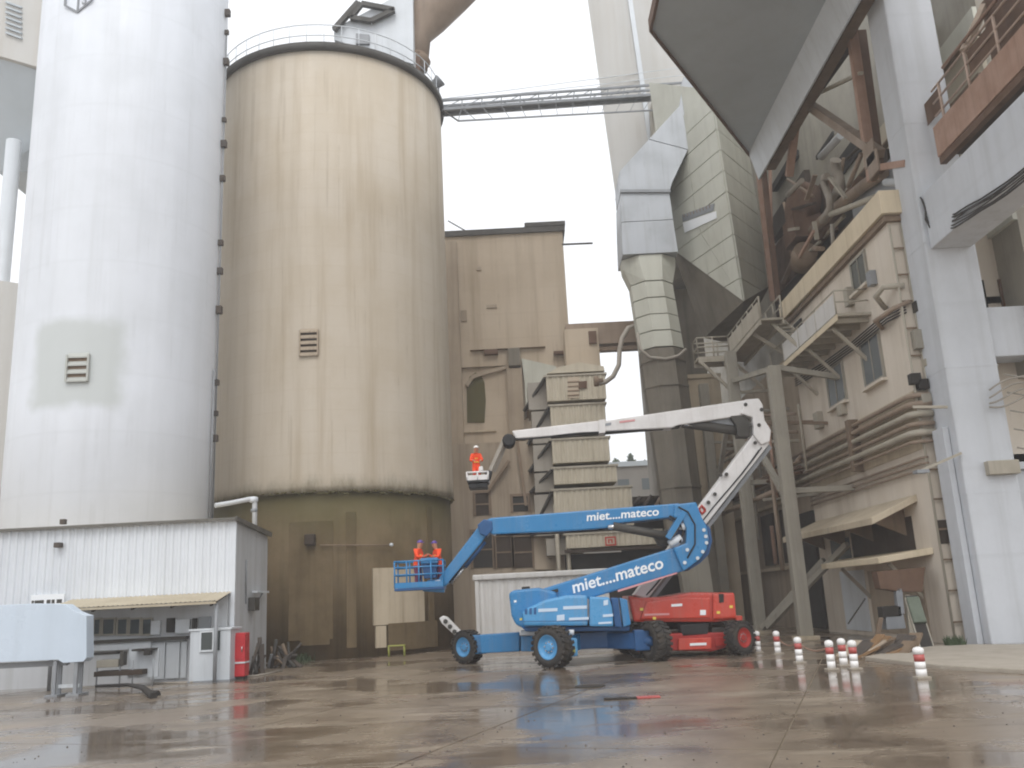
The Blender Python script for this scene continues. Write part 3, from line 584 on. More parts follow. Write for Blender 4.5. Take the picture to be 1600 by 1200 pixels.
# workbench, trestles and clutter in front of the shed
wb = thing('work_trestle', 'pale trestle bench with dark machine parts in front of the shed', 'trestle', PZ(215, 1062)); c = PZ(215, 1060)
yb = 34.3
for a, b_, y0, y1, d_, nm, mt_ in ((190, 240, 1014, 1062, .1, 'side_panel', 'booth'), (146, 182, 1018, 1024, .6, 'tool_tray', 'dark'), (205, 238, 1013, 1018, .6, 'tool_rail', 'dark'), (146, 222, 1046, 1058, .7, 'low_frame', 'dark_brown'), (186, 194, 1018, 1040, .3, 'upright', 'frame_dark'), (224, 234, 1014, 1024, .3, 'motor', 'dark'), (150, 185, 1030, 1044, .4, 'crate', 'green_grey')):
    p, q = PY(a, y1, yb), PY(b_, y0, yb); box(p.x, q.x, yb+(0 if nm != 'side_panel' else .5), yb+d_+(0 if nm != 'side_panel' else .5), max(p.z, 0), q.z).build(nm, mt_, wb, .02)
for a in (150, 186, 206, 238): p = PY(a, 1040, yb); tube((p.x, yb+.1, 0), (p.x, yb+.1, .95), .03, k=6).build('leg', 'grey_paint', wb)
tb = thing('tow_bar', 'dark bent steel bar lying in front of the trestle', 'bar', PZ(230, 1085)); MB().path([PZ(150, 1072, .12), PZ(200, 1070, .15), PZ(222, 1074, .2), PZ(240, 1088, .06)], [.05, .06, .09, .12], 8).build('bar', 'dark', tb); tube(PZ(238, 1086, .02), PZ(246, 1086, .02), .14, k=10).build('ring', 'dark', tb)
# stool at the silo foot
so_ = thing('yellow_stool', 'small yellow-green metal stool at the foot of the tan silo', 'stool', PZ(620, 1026)); c = PZ(620, 1026); 
box(c.x-.42, c.x+.42, c.y-.2, c.y+.2, .5, .55).build('seat', 'stool', so_, .01)
for a in (-.38, .38):
    for b_ in (-.16, .16): tube(c+V(a, b_, 0), c+V(a, b_, .5), .03, k=6).build('leg', 'stool', so_)
# ================================================================== OLD TOWER BLOCK BEHIND
tw = thing('tower_block', 'tall stained tan concrete tower block behind the tan silo', 'building', (-1, 68, 0))
ty = 66.0; TXL, TXR, TZ = -8, 4.58, 30.5
box(TXL, TXR, ty, ty+10, 0, TZ).build('wall', 'tower_concrete', tw)
box(TXL, TXR+.2, ty-.2, ty+10.2, TZ+.002, TZ+.45).build('roof_edge', 'frame_dark', tw)
a = PY(820, 362, ty); box(a.x, TXR+.25, ty-.25, ty+1, TZ+.46, TZ+.8).build('roof_upstand', 'frame_dark', tw)
beam(PY(878, 382, ty), PY(926, 380, ty), .12, .12).build('outrigger', 'frame_dark', tw); MB().path([PY(700, 345, ty), PY(735, 365, ty)], .05, 6).build('stay', 'frame_dark', tw)
Q = lambda a, b, d=0: PY(a, b, ty-d)
for (p0, p1, q0, q1, d_, mt_, nm) in ((735, 852, 543, 549, .35, 'brown_steel', 'ledge_beam'), (757, 778, 548, 556, .5, 'rust', 'ledge_bracket'), (795, 812, 548, 576, .9, 'dark_duct', 'chute_head'), (797, 815, 578, 690, .7, 'brown_concrete', 'chute'), (702, 714, 380, 700, .5, 'brown_concrete', 'pilaster'), (760, 776, 476, 482, .1, 'brown_concrete', 'wall_vent'), (745, 752, 417, 423, .1, 'brown_concrete', 'wall_vent'), (721, 729, 485, 503, .1, 'brown_concrete', 'wall_vent'), (865, 888, 550, 556, .5, 'rust', 'bracket'), (725, 775, 672, 677, .2, 'pale_concrete', 'string_course'), (718, 800, 572, 576, .3, 'brown_concrete', 'string_course')):
    A, B = Q(p0, q1), Q(p1, q0); box(A.x, B.x, ty-d_, ty+.05, A.z, B.z).build(nm, mt_, tw, .02)
# mossy arched niche
pts = [Q(x, y_, .08) for x, y_ in ((730, 660), (729, 600), (734, 588), (743, 582), (752, 586), (757, 598), (759, 625), (757, 660))]
MB().ext(pts, (0, .12, 0)).build('mossy_niche', 'moss', tw)
pts = [Q(x, y_, .3) for x, y_ in ((727, 600), (737, 586), (760, 578), (796, 570), (796, 575), (762, 584), (740, 591), (731, 604))]; MB().ext(pts, (0, .35, 0)).build('arch_band', 'brown_concrete', tw)
pts = [Q(x, y_, .6) for x, y_ in ((815, 560), (868, 572), (872, 580), (848, 590), (822, 650), (820, 600))]; MB().ext(pts, (0, .6, 0)).build('sloped_panel', 'clad', tw)
# lower wing with dark openings
lw = thing('brown_wing', 'brown concrete wing with dark openings behind the white container', 'building', (-1, 60, 0))
ly = 61.0; A, B = PY(720, 990, ly), PY(885, 690, ly)
A0 = PY(735, 900, ly).x; box(A0-3, PY(884, 800, ly).x, ly, ly+4.9, 0, PY(800, 690, ly).z).build('wall', 'brown_concrete', lw)
for (p0, p1, q0, q1, mt_) in ((800, 826, 775, 800, 'dark'), (738, 770, 830, 888, 'dark'), (775, 800, 838, 888, 'dark_brown'), (803, 832, 838, 888, 'dark_brown'), (742, 765, 770, 806, 'dark_brown')):
    a, b_ = PY(p0, q1, ly), PY(p1, q0, ly); w = box(a.x, b_.x, ly-.04, ly+.02, a.z, b_.z).build('opening', mt_, lw)
    for x in (a.x, b_.x): box(x-.09, x+.09, ly-.12, ly-.005, a.z, b_.z).build('frame', 'brown_steel', w)
    box(a.x-.09, b_.x+.09, ly-.13, ly-.005, b_.z+.002, b_.z+.18).build('lintel', 'brown_steel', w)
    zz = (a.z+b_.z)/2; box(a.x+.09, b_.x-.09, ly-.1, ly-.045, zz-.05, zz+.05).build('bar', 'brown_steel', w)
for (p0, q0, p1, q1) in ((760, 770, 795, 720), (808, 690, 822, 790), (790, 830, 850, 815)): beam(PY(p0, q0, ly-.3), PY(p1, q1, ly-.3), .2, .2).build('brace', 'brown_steel', lw)
polY([(832, 800), (886, 795), (886, 890), (836, 890)], ly-.3, .28).build('pier', 'tower_concrete', lw)
# ================================================================== STEPPED CLAD TOWER
sp = thing('stepped_tower', 'stepped beige corrugated tower with overlapping storeys in the middle', 'tower', (5, 61, 0))
yy = 59.0
stages = (((855, 945), 585, 627), ((862, 945), 631, 680), ((864, 951), 684, 724), ((866, 963), 728, 757), ((868, 986), 761, 826), ((885, 1032), 829, 857))
for i, ((a, b_), y0, y1) in enumerate(stages):
    p, q = PY(a, y1, yy-.12*i), PY(b_, y0, yy-.12*i); f = yy-.12*i
    corrugated((p.x, f, 0), (q.x, f, 0), p.z, q.z, .36, .05).build('cladding', 'stage_clad', sp)
    box(p.x+.02, q.x-.02, f+.02, f+5, p.z, q.z-.02).build('storey', 'stage_clad', sp)
    box(p.x-.15, q.x+.12, f-.12, f+5, q.z+.0, q.z+.12).build('flashing', 'beige_steel', sp)
    box(p.x-1.25, p.x+.02, f+.9, f+4.8, p.z-.35, q.z-.1).build('flank', 'grey_clad', sp)
    # the slanting hood on the left flank
    if i < 5:
        h = q.z-p.z; w_ = 1.5
        MB().ext([V(p.x-.03, f+.3, q.z-.05), V(p.x-w_, f+1.6, p.z-.3), V(p.x-w_, f+4.6, p.z-.3), V(p.x-.03, f+4.6, q.z-.05)], V(-.1, 0, .06)).build('side_hood', 'grey_clad', sp)
        beam(V(p.x-.06, f+.26, q.z), V(p.x-w_-.08, f+1.56, p.z-.27), .22, .14).build('hood_edge', 'frame_dark', sp)
        MB().ext([V(p.x-.02, f+1.9, q.z-.3), V(p.x-w_+.1, f+1.9, p.z-.2), V(p.x-.02, f+1.9, p.z-.2)], (0, 2.6, 0)).build('hood_web', 'brown_steel', sp)
# gabled head with shutters
p0 = PY(855, 583, yy); p1 = PY(945, 577, yy)
MB().ext([V(p0.x, yy+.1, p0.z), V(p1.x, yy+.1, p0.z), PY(943, 572, yy+.1), PY(905, 566, yy+.1), PY(872, 574, yy+.1)], (0, 4, 0)).build('gable', 'stage_clad', sp)
pl = PY(898, 605, yy-.1); vt = polY([(887, 590), (905, 589), (905, 622), (887, 622)], yy-.1, .05).build('shutter', 'tower_concrete', sp)
for k in range(4): a = PY(887, 597+k*7, yy-.12); b_ = PY(905, 596+k*7, yy-.12); beam(a, b_, .06, .08).build('slat', 'brown_steel', vt)
polY([(904, 596), (917, 595), (917, 606), (904, 607)], yy-.15, .12).build('shutter_box', 'rust', sp)
# corner posts, dark loading bay and red mark
for a in (868, 884): p = PY(a, 800, yy-.3); tube((p.x, yy-.3, 0), (p.x, yy-.3, p.z+.5), .14, k=8).build('corner_post', 'beige_steel', sp)
a, b_ = PY(888, 930, yy), PY(1030, 859, yy); box(a.x, b_.x, yy+.3, yy+4, 0, b_.z).build('loading_bay', 'dark', sp)
box(a.x-.1, b_.x+.1, yy-.7, yy-.55, PY(950, 862, yy).z, PY(950, 857, yy).z).build('bay_lintel', 'dark_brown', sp)
yf = yy-.62-.08; a, b_ = PY(946, 853, yf), PY(962, 838, yf)
sg = box(a.x+.1, b_.x-.1, yf, yf+.01, a.z+.1, b_.z-.1).build('wall_mark', 'stage_clad', sp)
for (x0, x1, z0, z1) in ((a.x, b_.x, a.z, a.z+.09), (a.x, b_.x, b_.z-.09, b_.z), (a.x, a.x+.09, a.z+.09, b_.z-.09), (b_.x-.09, b_.x, a.z+.09, b_.z-.09)): box(x0, x1, yf-.02, yf, z0, z1).build('mark_border', 'sign_red', sg)
for k in (.33, .62): x = a.x+(b_.x-a.x)*k; box(x-.05, x+.05, yf-.02, yf, a.z+.16, b_.z-.16).build('mark_stroke', 'sign_red', sg)
box(a.x+.2, a.x+(b_.x-a.x)*.6, yf-.021, yf, b_.z-.25, b_.z-.17).build('mark_stroke', 'sign_red', sg)
# gallery joining tower block and duct
gal = thing('bridge_gallery', 'brown enclosed gallery bridging between the tower block and the duct', 'gallery', PY(940, 540, 62))
p, q = PY(886, 545, 62), PY(1010, 500, 62); box(p.x, q.x, 62, 64.5, p.z+.25, q.z).build('casing', 'brown_pipe', gal)
for d_ in (0, .35): box(p.x, q.x, 61.9+d_, 62.1+d_, p.z-.3+d_*.3, p.z-.02+d_*.3).build('beam', 'brown_steel', gal)
p, q = PY(886, 582, 61.6), PY(934, 512, 61.6); box(p.x, q.x, 61.6, 64, p.z, q.z).build('end_box', 'tower_concrete', gal)
p = PY(925, 522, 61.5); box(p.x-.25, p.x+.3, 61.4, 61.6, p.z-.7, p.z+.2).build('bracket', 'rust', gal)
hz = thing('drooping_hose', 'grey flexible hose drooping from the gallery towards the stepped tower', 'hose', PY(945, 598, 58))
MB().path([PY(a, b_, 57.5) for a, b_ in ((1040, 555), (1015, 558), (1002, 545), (1000, 520), (994, 508), (982, 512), (972, 528), (968, 548), (967, 570), (958, 588), (946, 597), (936, 599))], .16, 8).build('run', 'hose', hz)
MB().lathe(PY(928, 596, 57.5), (1, 0, 0), [(0, .35), (.3, .35), (.35, .2), (.6, .2)], 12).build('coupling', 'brown_steel', hz)
MB().path([PY(a, b_, 55.2) for a, b_ in ((996, 520), (1000, 545), (1015, 558), (1040, 561), (1060, 556), (1072, 545))], .1, 8).build('sling', 'hose', hz)
# ---------------- white container behind the blue lift
ct_ = thing('site_container', 'white site container with rounded roof edge behind the blue lift', 'container', (0, 48, 0))
yc = 45.5; a, b_ = PY(741, 1000, yc), PY(905, 893, yc)
zt = PY(820, 895, yc).z; x0 = PY(743, 940, yc).x; x1 = PY(905, 940, yc).x+1.5
corrugated((x0+.2, yc, 0), (x1, yc, 0), .1, zt-.25, .4, .03).build('front_wall', 'container', ct_); box(x0+.1, x1-.02, yc+.05, yc+2.4, .05, zt-.2).build('shell', 'container', ct_)
box(x0-.1, x1+.1, yc-.18, yc+2.5, zt-.26, zt+.02).build('roof_rim', 'container', ct_, .08, 3)
for x in (x0+.1, x1-.1): beam((x, yc-.02, 0), (x, yc-.02, zt-.26), .2, .16).build('corner_post', 'container', ct_, .02)
box(x0, x1, yc-.05, yc+2.4, 0, .12).build('base_rail', 'grey_paint', ct_)
# far low hall and trees
fw = thing('far_hall', 'low grey hall far off between stepped tower and duct', 'building', (14, 112, 0)); yq = 112
p, q = PY(955, 782, yq), PY(1075, 724, yq); box(p.x-4, q.x, yq, yq+15, 0, q.z).build('wall', 'far_wall', fw); box(p.x-4.2, q.x+.2, yq-.3, yq+15.3, q.z, q.z+.6).build('roof_edge', 'grey_steel', fw)
for k in range(4): x = p.x+1+k*3; box(x, x+1.4, yq-.06, yq, q.z-3, q.z-1.6).build('window', 'glass_grey', fw)
random.seed(5)
for (px0, ytop, dist, wdt, lab) in ((985, 709, 135, 2.4, 'small dark tree top peeping over the far grey hall'), (962, 716, 150, 4.0, 'hazy tree beside the stepped tower beyond the far hall'), (1008, 719, 140, 3.0, 'low bushy tree just showing above the far hall roof')):
    tp = PY(px0, ytop, dist); t = thing('far_tree', lab, 'tree', (tp.x, dist, 0), 'trees beyond the far hall')
    tube((tp.x, dist, 0), (tp.x, dist, tp.z-1.2), .4, .12, 8).build('trunk', 'bark', t)
    cw = MB()
    for i in range(700):
        zf_ = random.random()**.8; a = random.uniform(0, 6.28); r = wdt*(1-zf_**1.5)*math.sqrt(random.random())*.9+.1; q = V(tp.x+r*math.cos(a), dist+r*math.sin(a), tp.z-9*(1-zf_)-random.uniform(0, .5)); s_ = random.uniform(.2, .5)
        d1 = Vector((random.gauss(0, 1), random.gauss(0, 1), random.gauss(0, 1))).normalized()*s_; d2 = d1.orthogonal().normalized()*s_*.7; cw.add([q-d1, q+d2, q+d1, q-d2], [(0, 1, 2, 3)])
    cw.build('crown', 'leaf', t)
# clutter between far hall and lifts: low equipment
eq = thing('pump_skid', 'dark pump skid and pipes seen between the two lift booms', 'machinery', PY(1000, 930, 60)); ye = 60
for (p0, p1, q0, q1, mt_, nm) in ((985, 1060, 770, 800, 'dark_brown', 'tank'), (995, 1012, 782, 800, 'tarp_green', 'motor'), (1015, 1045, 775, 790, 'scrap', 'valve_box'), (985, 1070, 800, 940, 'dark', 'frame')):
    a, b_ = PY(p0, q1, ye), PY(p1, q0, ye); box(a.x, b_.x, ye+(2 if nm == 'frame' else 1), ye+3.2, max(a.z, 0), b_.z).build(nm, mt_, eq, .05)
for k in range(4): a, b_ = PY(985+k*18, 796, ye), PY(1000+k*18, 776-k*2, ye); tube(a, b_, .12, k=8).build('pipe', random.choice(['brown_pipe', 'scrap']), eq)
# ================================================================== TRUSS BRIDGE tan silo -> grey tower
tbg = thing('truss_bridge', 'thin steel truss walkway spanning the sky from the tan silo to the grey tower', 'bridge', PY(690, 175, 53))
ends = lambda a, b_, c, d_: (PY(a, b_, 53), PY(c, d_, 63))
rows = {'t': ends(690, 157, 1072, 129), 'm': ends(690, 171, 1068, 145), 'l': ends(716, 189, 1045, 171)}
back = V(0, .7, 0)
for k, rr in (('t', .09), ('m', .12), ('l', .06)):
    a, b_ = rows[k]
    for o_ in ((V(0, 0, 0), back) if k != 'l' else (V(0, 0, 0),)): beam(a+o_, b_+o_, rr*1.6, rr*1.6).build('chord', 'grey_paint' if k != 'l' else 'grey_paint', tbg)
a, b_ = rows['t']; a2, b2 = rows['m']; a3, b3 = rows['l']
beam(a2+back*.5+V(0, 0, .1), b2+back*.5+V(0, 0, .1), .7, .05).build('deck', 'grey_paint', tbg)
for i in range(15):
    u = i/14; p, q = a.lerp(b_, u), a2.lerp(b2, u)
    for o_ in (V(0, 0, 0), back): beam(p+o_, q+o_, .07, .07).build('strut', 'grey_paint', tbg)
    if i < 14: beam(q, a.lerp(b_, (i+1)/14), .05, .05).build('diagonal', 'grey_paint', tbg)
    r_ = a3.lerp(b3, u); beam(r_, a2.lerp(b2, max(.07, u)), .04, .04).build('hanger', 'grey_paint', tbg)
beam(a2, a3, .08, .08).build('strut', 'frame_dark', tbg)
for dz in (1.1, 1.8): beam(a+back+V(0, 0, dz*.3), b_+back+V(0, 0, dz), .04, .04).build('rail', 'light_steel', tbg)
# ================================================================== GREY TOWER
gt = thing('grey_tower', 'tall pale grey clad tower tapering downwards behind the duct', 'tower', (13, 70, 0))
L1, L0 = PY(911, -50, 66), PY(983, 455, 66); T1 = PY(978, -50, 64.5); T0 = PY(1040, 380, 64.5)
f1 = [L1, T1, PY(1120, -50, 70)]; f0 = [L0, T0, PY(1120, 420, 70)]
MB().hull(f1+f0+[V(L1.x+4, 80, L1.z), V(f1[2].x, 80, L1.z), V(L0.x+3, 80, L0.z), V(f0[2].x, 80, L0.z)]).build('casing', 'tower_clad', gt)
beam(T1+V(-.05, -.08, 0), T0.lerp(T1, .3)+V(-.05, -.08, 0), .35, .2).build('corner_trim', 'light_steel', gt)
box(11.5, 15.5, 69, 78, 0, L0.z+1).build('stem', 'dark_duct', gt)
for y_ in (112, 124, 300):
    a = PY(930+(y_-100)*.15, y_+12, 65.6); b_ = PY(1006, y_, 64.4); beam(a, b_, .05, .05).build('seam', 'tower_clad', gt)
# dark recess box clinging to the tower
polY([(1018, 160), (1068, 140), (1068, 205), (1030, 235), (1020, 215)], 63, 1.2).build('recess', 'green_grey', gt)
polY([(1020, 215), (1034, 213), (1012, 240)], 62.9, .3).build('recess_lip', 'frame_dark', gt)
# ================================================================== DUCT
du = thing('exhaust_duct', 'bent grey steel duct coming down beside the clad hopper', 'duct', (10, 57.5, 0))
YD = 55.0
def octring(cx, cy, rx, ry, z): return [V(cx+rx*math.cos(math.radians(22.5+45*k)), cy+ry*math.sin(math.radians(22.5+45*k)), z) for k in range(8)]
def loft(rings):
    k = len(rings[0]); vs = [v for r in rings for v in r]; fs = [(i*k+j, i*k+(j+1) % k, (i+1)*k+(j+1) % k, (i+1)*k+j) for i in range(len(rings)-1) for j in range(k)]
    fs += [tuple(range(k)), tuple(range((len(rings)-1)*k, len(rings)*k))]; return MB().add(vs, fs)
def rowpx(xl, xr, py_, ry=1.5):
    a, b_ = PY(xl, py_, YD), PY(xr, py_, YD); return ((a.x+b_.x)/2, (b_.x-a.x)/2*1.06, (a.z+b_.z)/2)
def seg(name, mat, rowsp, octo=True, ry=1.55):
    rings = []
    for xl, xr, py_ in rowsp:
        cx, rx, z = rowpx(xl, xr, py_); cy = YD+1.6
        rings.append(octring(cx, cy, rx, ry, z) if octo else [V(cx-rx*.94, cy-ry, z), V(cx+rx*.94, cy-ry, z), V(cx+rx*.94, cy+ry, z), V(cx-rx*.94, cy+ry, z)])
    return loft(rings).build(name, mat, du)
seg('collar', 'clad', ((973, 1060, 396), (976, 1060, 412), (988, 1056, 436)), True)
n_ = 4
for i in range(n_):
    f = lambda u: (988+(1004-988)*u, 1056+(1074-1056)*u, 437+(540-437)*u)
    seg('pipe_course', 'clad', (f(i/n_+.004), f((i+1)/n_-.012)), True, 1.5-.02*(i % 2))
seg('lower_pipe', 'dark_duct', ((1004, 1074, 541), (1012, 1082, 600), (1030, 1096, 720), (1050, 1112, 850)), True, 1.45)
seg('foot', 'green_grey', ((1060, 1122, 851), (1075, 1135, 935)), True, 1.6)
for py_ in (560, 600, 760):
    u = (py_-541)/309; cx, rx, z = rowpx(1004+46*u, 1074+38*u, py_); loft([octring(cx, YD+1.6, rx*1.04, 1.55, z), octring(cx, YD+1.6, rx*1.04, 1.55, z+.15)]).build('stiffener', 'dark_duct', du)
# square upper leg and slanting leg
seg('upper_leg', 'duct_steel', ((973, 1060, 395), (971, 1052, 345)), False); seg('upper_leg', 'duct_steel', ((971, 1052, 344), (970, 1046, 300)), False)
A = [PY(970, 299, YD), PY(1046, 299, YD)]; Bq = [PY(968, 268, YD), PY(1050, 285, YD)]; Cq = [PY(1062, 165, YD), PY(1100, 180, YD)]; Dq = [PY(1068, 120, YD), PY(1106, 128, YD)]
for a, b_ in ((A, Bq), (Bq, [Bq[0].lerp(Cq[0], .48), Bq[1].lerp(Cq[1], .48)]), ([Bq[0].lerp(Cq[0], .49), Bq[1].lerp(Cq[1], .49)], Cq), (Cq, Dq)):
    MB().ext([a[0], a[1], b_[1], b_[0]], (0, 3, 0)).build('slant_leg', 'duct_steel', du)
beam(A[0]+V(-.05, -.05, 0), A[1]+V(.05, -.05, 0), .12, .2).build('flange', 'grey_paint', du)
# ================================================================== CLAD HOPPER
ch = thing('clad_hopper', 'panel clad hopper with pointed dark underside above the walkway', 'hopper', (13.5, 55, 0))
fe1, fe0 = PY(1110, 140, 52.0), PY(1162, 470, 52.0); le1, le0 = PY(1036, 215, 58.5), PY(1050, 388, 58.5); re1, re0 = PY(1168, 140, 56), PY(1203, 446, 56); apx = PY(1100, 528, 56)
bk1, bk0 = V(re1.x-1, 62, fe1.z), V(re0.x-1, 62, fe0.z)
le1 = le0+(fe1-fe0)*.9; re1 = re0+(fe1-fe0)*.95; apx = PY(1100, 528, 58.5)
MB().hull([fe1, fe0, le1, le0, re1, re0, bk1, bk0]).build('casing', 'clad', ch)
MB().hull([fe0+V(0, .05, -.03), le0+V(0, .05, -.03), re0+V(0, .05, -.03), bk0+V(0, 0, -.03), apx, apx+V(1.2, 1, .3)]).build('underside', 'dark_duct', ch)  # darker material than the casing paints in the shade of these downward faces
def courses(parent, l0, l1, r0, r1, nrow, mat):
    n_ = (r0-l0).cross(l1-l0).normalized()
    if n_.dot(O-r0) < 0: n_ = -n_
    zlo, zhi = min(l0.z, r0.z), min(l1.z, r1.z); hz_ = (zhi-zlo)/nrow
    def side(z, a0, a1, oth): return a0+(a1-a0)*((z-a0.z)/(a1.z-a0.z)) if z >= a0.z else a0.lerp(oth, (a0.z-z)/(a0.z-oth.z))
    for i in range(nrow):
        z0, z1 = zlo+i*hz_+.03, zlo+(i+1)*hz_-.03
        L0, L1, R0, R1 = side(z0, l0, l1, r0), side(z1, l0, l1, r0), side(z0, r0, r1, l0), side(z1, r0, r1, l0); e = n_*random.uniform(0, .02)
        for u0, u1 in ((0, .5), (.5, 1)):
            q = [L0.lerp(R0, u0+.003), L0.lerp(R0, u1-.003), L1.lerp(R1, u1-.003), L1.lerp(R1, u0+.003)]
            MB().ext([p_+e for p_ in q], n_*.06).build('panel', mat, parent)
courses(ch, le0, le1, fe0, fe1, 10, 'clad'); courses(ch, fe0, fe1, re0, re1, 10, 'clad')
def onq(q, u, v): a, b_, c, d_ = q; return (a*(1-u)+b_*u)*(1-v)+(d_*(1-u)+c*u)*v
# board with grey line and white field
dirv = (fe0-le0).normalized(); nrm = (fe0-le0).cross(le1-le0).normalized(); 
def onplane(px, py):
    d = ray(px, py); t = (le0-O).dot(nrm)/d.dot(nrm); return O+d*t+nrm*.09
if nrm.y > 0: nrm = -nrm
sb = [onplane(*p) for p in ((1068, 336), (1118, 318), (1117, 329), (1069, 347))]; MB().ext(sb, nrm*.03).build('sign_strip', 'grey_paint', ch)
sb = [onplane(*p) for p in ((1069, 348), (1121, 330), (1122, 341), (1072, 364))]; MB().ext(sb, nrm*.03).build('sign_board', 'letter_white', ch)
for k in range(9):
    u = .08+k*.1; a = onplane(1068+50*u, 341-18*u); beam(a, a+V(0, 0, .22), .14, .05).build('sign_mark', 'brown_steel', ch)
tube(PY(1203, 250, 53.5), PY(1206, 460, 53.5), .12, k=8).build('downpipe', 'rust_light', ch)
# ================================================================== ROOF SLAB OVERHEAD
rs = thing('roof_slab', 'huge dark grey roof soffit overhanging the upper right', 'roof', (12, 36, 28))
zs = 28.0
pl_ = [V(7.3, 16, zs), V(7.3, 36.9, zs), V(15.1, 49.8, zs), V(15.6, 50.4, zs), V(16.7, 50.4, zs), V(16.7, 16, zs)]
MB().ext(pl_, (0, 0, .5)).build('slab', 'grey_steel', rs)
for a, b_ in zip(pl_[:4], pl_[1:4]): beam(a+V(0, 0, .2), b_+V(0, 0, .2), .14, .62).build('edge_trim', 'rust', rs)
for k in range(5): xk = 8.2+k*1.45; yk = 36.9+(xk-7.3)*12.9/7.8-1.2
a = PZ(1168, 232, zs); b_ = PZ(1312, 0, zs)
MB().ext([V(15.0, 16, zs-.02), V(15.4, 16, zs-1.8), V(15.4, 49.6, zs-1.8), V(15.0, 49.6, zs-.02)], V(.12, 0, .05)).build('fascia', 'light_steel', rs)
box(15.95, 16.5, 16, 49.6, zs-1.2, zs-.05).build('edge_beam', 'brown_steel', rs)
# ================================================================== STEEL TRUSS UNDER THE SLAB
trs = thing('steel_truss', 'rusty brown steel truss standing between hopper and concrete column', 'truss', (16.6, 42, 18))
XT = 16.6
T_ = lambda a, b_, x=XT: PX(a, b_, x)
def mem(p, q, w, nm='member', mat='brown_steel', x=XT): beam(T_(*p, x), T_(*q, x), w, w*.8).build(nm, mat, trs)
mem((1188, 262), (1332, 42), .5, 'top_chord', 'brown_steel'); mem((1196, 262), (1338, 60), .25, 'top_chord', 'dark_brown', 17.2)
mem((1329, 36), (1364, 282), .42, 'post', 'rust_light'); mem((1343, 50), (1372, 270), .5, 'post', 'rust', 17.6)
mem((1256, 158), (1374, 240), .48, 'diagonal', 'brown_pipe'); mem((1258, 156), (1346, 114), .18, 'diagonal', 'beige_steel'); mem((1246, 172), (1233, 275), .4, 'hanger', 'rust_light'); mem((1240, 178), (1205, 262), .2, 'hanger', 'beige_steel')
mem((1184, 250), (1208, 470), .35, 'post', 'rust_light'); mem((1192, 258), (1216, 470), .3, 'post', 'rust'); mem((1372, 235), (1364, 282), .3, 'diagonal', 'brown_steel'); mem((1372, 262), (1418, 255), .35, 'strut', 'rust_light')
for p in ((1257, 160), (1331, 46), (1366, 240), (1372, 256)):
    c = T_(*p); box(c.x-.25, c.x-.2+.02, c.y-.55, c.y+.55, c.z-.5, c.z+.5).build('gusset', 'brown_pipe', trs)
bw = thing('upper_hall', 'beige panelled upper hall wall behind the steel truss', 'building', (22, 44, 15))
MB().box(20.2, 30, 33, 90, 10, 42).build('wall', 'green_grey', bw)
X2 = 20.1
for k, (z0, z1) in enumerate(((16, 18.5), (18.6, 20.6), (20.7, 22.4), (22.5, 24.2), (24.4, 25.6))):
    for j in range(5): y0 = 33+j*3.4; box(X2-.08, X2+.1, y0, y0+3.34, z0, z1).build('panel', 'stage_clad' if (j+k) % 4 else 'clad', bw)
for z in (18.55, 20.65, 22.45, 24.3): box(X2-.35, X2, 33, 50.2, z-.06, z+.06).build('ledge', 'brown_steel', bw)
for (a, b_, y0, y1) in ((1275, 1300, 205, 250), (1300, 1360, 215, 262)):
    p, q = PX(a, y1, X2-.2), PX(b_, y0, X2-.2); box(X2-.2, X2-.1, min(p.y, q.y), max(p.y, q.y), p.z, q.z).build('opening', 'dark', bw)
# process machinery on the roof
random.seed(21)
pm = thing('rooftop_machinery', 'tangle of rusty pipes conveyors and fans on the roof behind the parapet', 'machinery', (18, 44, 18))
XM = 17.6
def mp_(pts, r, mat, x=XM, nm='pipe'): MB().path([PX(a, b_, x) for a, b_ in pts], r, 10).build(nm, mat, pm)
mp_(((1283, 245), (1313, 212)), .22, 'light_steel', 18.5); mp_(((1292, 276), (1288, 277), (1287, 285), (1296, 310), (1297, 325), (1285, 345)), .2, 'hose'); mp_(((1306, 250), (1304, 258), (1311, 280), (1313, 292), (1304, 310)), .3, 'hose', 18.2); mp_(((1231, 305), (1253, 282)), .16, 'hose', 17.2)
mp_(((1298, 335), (1332, 322), (1368, 308)), .15, 'beige_steel', 17); mp_(((1270, 360), (1300, 330), (1350, 290), (1380, 270)), .3, 'brown_pipe', 18.3, 'conveyor'); mp_(((1262, 395), (1310, 330), (1345, 285)), .35, 'rust', 18.8, 'conveyor'); mp_(((1384, 285), (1418, 285)), .18, 'light_steel', 18); mp_(((1300, 350), (1302, 385)), .1, 'hose', 16.9)
c = PX(1248, 325, 18.2); MB().lathe(c+V(.9, 0, 0), (-1, -.3, .1), [(0, .6), (.3, 1.35), (1.1, 1.45), (1.2, 1.2), (1.25, .5)], 20).build('fan_housing', 'rust', pm); box(c.x-.8, c.x+.9, c.y-1.1, c.y+1.1, c.z-2.3, c.z-.7).build('fan_plinth', 'rust', pm, .05)
c = PX(1240, 425, 17.3); MB().lathe(c+V(.5, 0, .4), (0, -1, .4), [(0, .7), (.8, .75), (1.3, .7)], 18).build('drum', 'brown_steel', pm)
